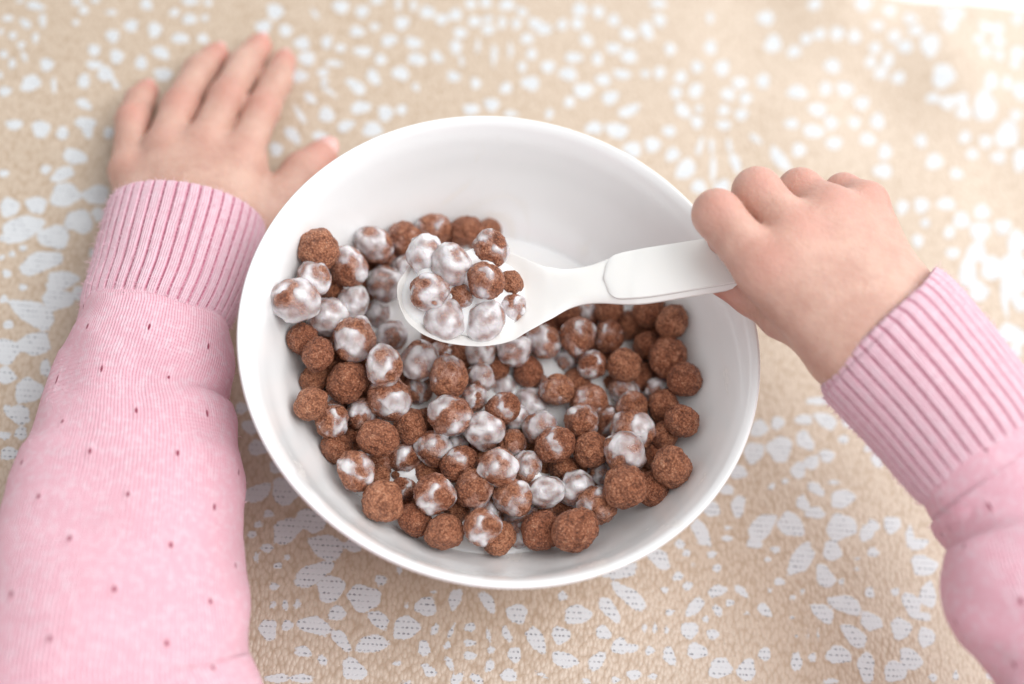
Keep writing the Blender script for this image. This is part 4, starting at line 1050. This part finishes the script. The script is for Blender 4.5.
def sweep_from_loop(bm, path, radii):
    """continue the open end of the skin along a path of centres with round sections"""
    edges = [e for e in bm.edges if len(e.link_faces) == 1]
    nb = {}
    for e in edges:
        for a, b in (e.verts, reversed(list(e.verts))):
            nb.setdefault(a, []).append(b)
    start = edges[0].verts[0]
    loop, prev, cur = [start], None, start
    while True:
        nx = [w for w in nb[cur] if w is not prev]
        if not nx or nx[0] is start and len(loop) > 2:
            break
        prev, cur = cur, nx[0]
        if cur is start:
            break
        loop.append(cur)
    c0 = sum((v.co for v in loop), Vector()) / len(loop)
    angs = []
    T0 = (Vector(path[1]) - Vector(path[0])).normalized()
    S0 = Vector((0, 0, 1)).cross(T0).normalized()
    U0_ = T0.cross(S0)
    for v in loop:
        d = v.co - c0
        angs.append(math.atan2(d.dot(U0_), d.dot(S0)))
    ring = loop
    for k in range(1, len(path)):
        T = (Vector(path[min(k + 1, len(path) - 1)]) - Vector(path[k - 1])).normalized()
        S = Vector((0, 0, 1)).cross(T).normalized()
        U = T.cross(S)
        new = [bm.verts.new(Vector(path[k]) + S * (radii[k] * math.cos(a)) + U * (radii[k] * math.sin(a))) for a in angs]
        for i in range(len(ring)):
            j = (i + 1) % len(ring)
            bm.faces.new((ring[i], ring[j], new[j], new[i]))
        ring = new
    return ring


def mid(a, b, z):
    return at((a[0] + b[0]) / 2, (a[1] + b[1]) / 2, z)


CHEST = np.array([0.02, -0.43, 0.13])
Lc, Ln = mid((80, 300), (222, 348), 0.032), None
bl = bmesh.new()
halves = []
for V, Q, cuts, pth, rr in (
        (VL, QL, (at(167, 286, 0.0285), at(160, 305, 0.0295)), [at(167, 286, 0.0285), at(150, 325, 0.030), at(132, 440, 0.030), at(116, 600, 0.032), at(92, 800, 0.038), np.array([-0.13, -0.26, 0.08]), np.array([-0.15, -0.36, 0.13]), np.array([-0.07, -0.43, 0.14]), CHEST],
         [.015, .015, .015, .017, .020, .026, .032, .045, .05]),
        (VR, QR, (at(925, 390, 0.092), at(940, 408, 0.092)), [at(925, 390, 0.092), at(960, 430, 0.092), at(1010, 500, 0.092), at(1070, 620, 0.089), at(1110, 760, 0.085), np.array([0.20, -0.24, 0.09]), np.array([0.18, -0.36, 0.13]), np.array([0.10, -0.43, 0.14]), CHEST],
         [.017, .017, .018, .02, .022, .026, .032, .045, .05])):
    n = Vector(cuts[1] - cuts[0]).normalized()
    b1 = arm_loop(V, Q, Vector(cuts[0]), n)
    cc = catmull(np.c_[np.array(pth), np.array(rr)], 6)
    ring = sweep_from_loop(b1, cc[:, :3], cc[:, 3])
    b1.verts.index_update()
    halves.append((b1, [v.index for v in ring]))
verts, faces, rings_ = [], [], []
for b1, ring in halves:
    o_ = len(verts)
    verts += [v.co.copy() for v in b1.verts]
    faces += [[v.index + o_ for v in f.verts] for f in b1.faces]
    rings_.append([i + o_ for i in ring])
bm = bmesh.new()
vs = [bm.verts.new(v) for v in verts]
for f in faces:
    try:
        bm.faces.new([vs[i] for i in f])
    except ValueError:
        pass
es = []
for r in rings_:
    for i in range(len(r)):
        e = bm.edges.get((vs[r[i]], vs[r[(i + 1) % len(r)]]))
        if e:
            es.append(e)
try:
    bmesh.ops.bridge_loops(bm, edges=es)
except Exception as ex:
    print('bridge', ex)
bmesh.ops.remove_doubles(bm, verts=bm.verts, dist=1e-5)
for _ in range(2):
    bmesh.ops.smooth_vert(bm, verts=bm.verts, factor=0.4, use_axis_x=True, use_axis_y=True, use_axis_z=True)
bmesh.ops.recalc_face_normals(bm, faces=bm.faces)
bmesh.ops.translate(bm, verts=bm.verts, vec=-Vector(p0))
md = bpy.data.meshes.new('body')
bm.to_mesh(md)
bm.free()
md.polygons.foreach_set('use_smooth', [True] * len(md.polygons))
md.materials.append(M_SKIN)
body = bpy.data.objects.new('body', md)
COL.objects.link(body)
body.parent = person
bv = np.zeros(len(md.vertices) * 3, np.float32)
md.vertices.foreach_get('co', bv)
bv = bv.reshape(-1, 3) + p0
bs = np.zeros(len(bv))
for c, r, s in blush_pts:
    bs = np.maximum(bs, s * np.exp(-((bv - c) ** 2).sum(1) / (r * r)))
point_attr(body, 'blush', bs)

mk = at(843, 281, 0.1085)                      # a small scratch on the back of the right hand
bs = np.maximum(bs, 1.0 * np.exp(-((bv - mk) ** 2).sum(1) / 0.0011 ** 2))
body.data.attributes['blush'].data.foreach_set('value', bs.astype(np.float32))

# nails of the flat hand
for jn in LF + [LT]:
    (a, ra), (b, rb) = J(*jn[-2]), J(*jn[-1])
    T = Vector(b - a).normalized()
    S = Vector((0, 0, 1)).cross(T).normalized()
    U = T.cross(S)
    bm = bmesh.new()
    bmesh.ops.create_uvsphere(bm, u_segments=20, v_segments=12, radius=1)
    big = 1.3 if jn is LT else 1.0
    c = Vector(b) + U * (rb * 0.76) + T * (rb * 0.25)
    for v in bm.verts:
        x, y, z = v.co
        z = z * 0.22 - 0.42 * x * x - 0.10 * max(0, y) ** 2
        v.co = c + S * (x * rb * 0.62 * big) + T * (y * rb * 0.76 * big) + (U + T * 0.25).normalized() * (z * rb * 0.75)
    md = bpy.data.meshes.new('fingernail')
    bmesh.ops.translate(bm, verts=bm.verts, vec=-Vector(p0))
    bm.to_mesh(md)
    bm.free()
    md.polygons.foreach_set('use_smooth', [True] * len(md.polygons))
    md.materials.append(M_NAIL)
    o = bpy.data.objects.new('fingernail', md)
    COL.objects.link(o)
    o.parent = body


def station(l, r, zmm, flat):
    """section of a sleeve: its two visible edges, the height of its axis and how flat it is"""
    a, b = at(l[0], l[1], zmm / 1000), at(r[0], r[1], zmm / 1000)
    c = (a + b) / 2
    w = np.linalg.norm(b - a) / 2
    return np.r_[c, (b - a) / (2 * w), w, w * flat]


def off(c, s, a, b):
    s = np.array(s, float)
    return np.r_[c, s / np.linalg.norm(s), a, b]


def sweep(st, per, nseg, groove=None, wr=0.0, seed=0, closed_in=None):
    R = catmull(np.array(st), per)
    n = len(R)
    tan = np.gradient(R[:, :3], axis=0)
    tan /= np.linalg.norm(tan, axis=1)[:, None]
    S = R[:, 3:6]
    S = S - tan * (S * tan).sum(1)[:, None]
    S /= np.linalg.norm(S, axis=1)[:, None]
    U = np.cross(tan, S)
    U *= np.sign(U[:, 2])[:, None]
    L = np.r_[0, np.cumsum(np.linalg.norm(np.diff(R[:, :3], axis=0), axis=1))]
    th = np.arange(nseg + 1) / nseg * 2 * math.pi
    V = np.zeros((n, nseg + 1, 3))
    UV = np.zeros((n, nseg + 1, 2))
    G = np.zeros((n, nseg + 1))
    ce, se = np.cos(th), np.sin(th)
    for i in range(n):
        a, b = R[i, 6], R[i, 7]
        dirs = S[i] * ce[:, None] * a + U[i] * se[:, None] * b
        V[i] = R[i, :3] + dirs
        nr = S[i] * (ce / a)[:, None] + U[i] * (se / b)[:, None]
        nr /= np.linalg.norm(nr, axis=1)[:, None]
        if groove is not None:
            g, dp = groove(th, L[i], L[-1])
            G[i] = g
            V[i] += nr * dp[:, None]
        if wr:
            V[i] += nr * np.array([wr(R[i, :3], t, L[i]) for t in th])[:, None]
        UV[i, :, 0] = th * 0.036
        UV[i, :, 1] = L[i]
    return V, UV, G, L


def sheet(name, V, UV, mat, parent, G=None, vorder=True):
    n, m = V.shape[:2]
    idx = np.arange(n * m).reshape(n, m)
    fq = np.stack([idx[:-1, :-1], idx[1:, :-1], idx[1:, 1:], idx[:-1, 1:]], -1).reshape(-1, 4)
    o = mesh_obj(name, V.reshape(-1, 3) - p0, fq, mat, parent, True, UV.reshape(-1, 2))
    if G is not None:
        point_attr(o, 'groove', G.reshape(-1))
    return o


LST = [station((89, 282), (220, 328), 31, 0.69), station((81, 300), (221, 348), 31, 0.72), station((70, 319), (229, 366), 32.5, 0.70), station((57, 343), (231.5, 388), 34, 0.70), station((43, 385), (224, 420), 35, 0.69), station((25, 440), (243, 463), 36, 0.67), station((4, 512), (249, 525), 37.5, 0.64), station((-20, 590), (251.5, 590), 39, 0.62),
       station((-48, 690), (258, 684), 40, 0.60), station((-80, 800), (262, 790), 42, 0.62)]
RST = [station((1215, 760), (1020, 765), 85, 0.85), station((1190, 670), (995, 684), 87, 0.85), station((1168, 605), (974, 645), 89, 0.85), station((1140, 540), (958, 606), 91, 0.85), station((1115, 487), (951, 566), 92, 0.85), station((1092, 455), (940, 535), 93, 0.84), station((1070, 433), (932, 515), 93, 0.82), station((1060, 427), (928, 507), 93, 0.81), station((1038, 407), (914, 482), 93, 0.76)]
BODY = [off((-0.125, -0.255, 0.085), (1, -0.1, 0), 0.050, 0.046), off((-0.15, -0.36, 0.13), (1, 0.4, 0), 0.055, 0.055), off((-0.07, -0.43, 0.14), (0.15, 1, 0), 0.07, 0.06), off((0.02, -0.44, 0.135), (0, 1, 0), 0.075, 0.065), off((0.11, -0.43, 0.14), (-0.15, 1, 0), 0.07, 0.06), off((0.19, -0.36, 0.13), (-1, 0.4, 0), 0.055, 0.055), off((0.205, -0.25, 0.09), (-1, -0.1, 0), 0.046, 0.044)]


def wrinkle(p, t, L):
    q = Vector(p) * 22
    s = Vector((math.cos(t) * 0.9, math.sin(t) * 0.9, 0))
    w = 0.0024 * mnoise.noise(Vector((q.x, q.y * 1.5, q.z)) + s) + 0.0009 * mnoise.noise(Vector((q.x * 2.2, q.y * 3.4, q.z * 2)) + s * 2)
    if p[0] > 0.10 and p[1] > -0.2:                              # puffed folds of the bent right arm
        e = SWL - L
        ph = e * 150 + 1.3 * math.cos(t - 1.0) + 1.2 * mnoise.noise(s * 1.3 + Vector((e * 25, 0, 5)))
        w += 0.0026 * math.sin(ph + 0.5) * min(1.0, max(0.0, e - 0.008) / 0.010)
    elif p[1] > -0.2:
        w += 0.0030 * mnoise.noise(Vector((q.x * 0.6, q.y * 0.9, 9.0)) + s * 0.8) - 0.0026 * math.exp(-((L - 0.056) / 0.006) ** 2) * max(0.0, math.cos(t - 0.5)) ** 1.5
    f = mnoise.noise(Vector((q.x * 1.1 + 4, q.y * 2.6, 3.0)) + s * 1.1)
    return (w - 0.0006 * math.exp(-(f / 0.24) ** 2)) * min(1.0, L / 0.012) + 0.0


STS = LST + BODY + RST
SPANS = [6, 8, 8, 12, 16, 18, 18, 20, 16, 8] + [6] * 6 + [8] + [14, 16, 16, 14, 12, 10, 8, 6]
row_ = catmull(np.array(STS), SPANS)[:, :3]
SWL = np.linalg.norm(np.diff(row_, axis=0), axis=1).sum()
V, UV, G, L = sweep(STS, SPANS, 220, wr=wrinkle)
tail = L[-1] - L
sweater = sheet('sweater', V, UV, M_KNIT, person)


def ribs(count, seed):
    def g(th, l, tot):
        x = th * count / (2 * math.pi) + 0.06 * math.sin(l * 90 + seed)
        f = np.abs((x % 1.0) - 0.5) * 2                          # 1 in the groove
        gr = np.clip((f - 0.66) / 0.34, 0, 1)
        gr = gr * gr * (3 - 2 * gr)
        end = max(0.0, 1 - (l / 0.003)) ** 2
        return gr, -0.0012 * gr * (1 - 0.5 * end) + 0.0006 * math.sin(min(1, l / 0.002) * math.pi / 2) - 0.0006
    return g


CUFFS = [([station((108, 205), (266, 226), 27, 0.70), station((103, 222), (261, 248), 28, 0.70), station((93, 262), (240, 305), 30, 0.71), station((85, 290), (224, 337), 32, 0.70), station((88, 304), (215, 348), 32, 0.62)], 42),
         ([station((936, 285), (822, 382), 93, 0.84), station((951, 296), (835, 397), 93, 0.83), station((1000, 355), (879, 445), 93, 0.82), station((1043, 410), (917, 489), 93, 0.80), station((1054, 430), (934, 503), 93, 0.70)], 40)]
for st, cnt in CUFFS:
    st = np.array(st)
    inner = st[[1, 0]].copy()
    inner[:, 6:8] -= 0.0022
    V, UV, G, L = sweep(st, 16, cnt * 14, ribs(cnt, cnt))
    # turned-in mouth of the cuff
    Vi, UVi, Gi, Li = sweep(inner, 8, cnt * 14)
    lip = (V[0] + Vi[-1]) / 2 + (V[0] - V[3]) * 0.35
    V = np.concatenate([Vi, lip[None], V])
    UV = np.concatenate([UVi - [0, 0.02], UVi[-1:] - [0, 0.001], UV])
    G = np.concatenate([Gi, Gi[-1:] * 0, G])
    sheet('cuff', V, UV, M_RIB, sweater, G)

# ------------------------------------------------------------------ fine fibres standing off the knit


def mat_fuzz():
    N = Nodes('pink_fibre')
    return N.set(Base_Color=rgb(0.88, 0.62, 0.70), Roughness=0.8, Specular_IOR_Level=0.1)


def fuzz(parent, per_mm2, length):
    md = parent.data
    md.calc_loop_triangles()
    co = np.zeros(len(md.vertices) * 3, np.float32)
    md.vertices.foreach_get('co', co)
    co = co.reshape(-1, 3)
    tri = np.zeros(len(md.loop_triangles) * 3, np.int32)
    md.loop_triangles.foreach_get('vertices', tri)
    tri = tri.reshape(-1, 3)
    a, b, c = co[tri[:, 0]], co[tri[:, 1]], co[tri[:, 2]]
    n = np.cross(b - a, c - a)
    ar = np.linalg.norm(n, axis=1) / 2
    near = ((a + p0)[:, 1] > -0.17) & ((a + p0)[:, 2] > 0.004)
    ar = np.where(near, ar, 0)
    cnt = int(ar.sum() * 1e6 * per_mm2)
    pick = rng.choice(len(ar), cnt, p=ar / ar.sum())
    u, v = rng.rand(cnt, 1), rng.rand(cnt, 1)
    f = (u + v) > 1
    u, v = np.where(f, 1 - u, u), np.where(f, 1 - v, v)
    P = a[pick] * (1 - u - v) + b[pick] * u + c[pick] * v
    nn = n[pick] / np.linalg.norm(n[pick], axis=1)[:, None]
    mid_ = co.mean(0)
    vn = np.zeros(len(md.vertices) * 3, np.float32)
    md.vertices.foreach_get('normal', vn)
    side_ = rng.normal(size=(cnt, 3))
    L = length * rng.uniform(0.4, 1.0, (cnt, 1)) ** 1.3
    d = nn * FSIGN + side_ * 0.65
    d /= np.linalg.norm(d, axis=1)[:, None]
    bend = rng.normal(size=(cnt, 3)) * 0.5
    pts = np.stack([P, P + d * L * 0.35, P + d * L * 0.7 + bend * L * 0.2, P + d * L * 0.9 + bend * L * 0.55], 1)
    hc = bpy.data.hair_curves.new('fuzz')
    hc.add_curves([4] * cnt)
    hc.position_data.foreach_set('vector', pts.reshape(-1).astype(np.float32))
    ra = hc.attributes.get('radius') or hc.attributes.new('radius', 'FLOAT', 'POINT')
    ra.data.foreach_set('value', np.tile(np.array([0.00006, 0.00005, 0.00004, 0.00002], np.float32), cnt))
    hc.materials.append(M_FUZZ)
    o = bpy.data.objects.new('fuzz', hc)
    COL.objects.link(o)
    o.parent = parent
    o['kind'] = 'stuff'
    return cnt


M_FUZZ = mat_fuzz()
FSIGN = 1.0
for part in [sweater] + list(sweater.children):
    md = part.data
    # outward side of this sheet
    md.calc_loop_triangles()
    cen = np.array([np.array(md.vertices[i].co) for i in range(0, len(md.vertices), 97)])
    pol = md.polygons[len(md.polygons) // 2]
    loc_c = cen[np.argsort(((cen - np.array(pol.center)) ** 2).sum(1))[:60]].mean(0)
    FSIGN = 1.0 if np.dot(np.array(pol.normal), np.array(pol.center) - loc_c) > 0 else -1.0
    print('fuzz', part.name, FSIGN, fuzz(part, 0.55, 0.0019))

# ------------------------------------------------------------------ light
w = bpy.data.worlds.new('World')
scene.world = w
w.use_nodes = True
w.node_tree.nodes['Background'].inputs[0].default_value = (0.965, 0.99, 1.0, 1)
w.node_tree.nodes['Background'].inputs[1].default_value = 0.70


def area(name, loc, aim, size, power, col):
    l = bpy.data.lights.new(name, 'AREA')
    l.shape = 'RECTANGLE'
    l.size, l.size_y = size
    l.energy = power
    l.color = col
    o = bpy.data.objects.new(name, l)
    COL.objects.link(o)
    o.location = loc
    o.rotation_euler = (Vector(aim) - Vector(loc)).to_track_quat('-Z', 'Y').to_euler()
    return o


area('window_light', (0.60, 0.98, 0.72), (0.06, 0.06, 0.02), (1.3, 0.8), 10.5, (0.985, 0.995, 1.0))
area('overhead_fill', (0.50, -0.02, 1.10), (0.08, -0.02, 0.0), (0.8, 0.8), 10.0, (0.985, 0.995, 1.0))  # added overhead softbox, brightens upward faces and the front of the cloth

scene.view_settings.view_transform = 'Standard'
scene.view_settings.look = 'None'
scene.view_settings.exposure = 0.0
scene.view_settings.gamma = 1.0
scene.cycles.max_bounces = 14
scene.cycles.diffuse_bounces = 8
scene.cycles.use_denoising = True
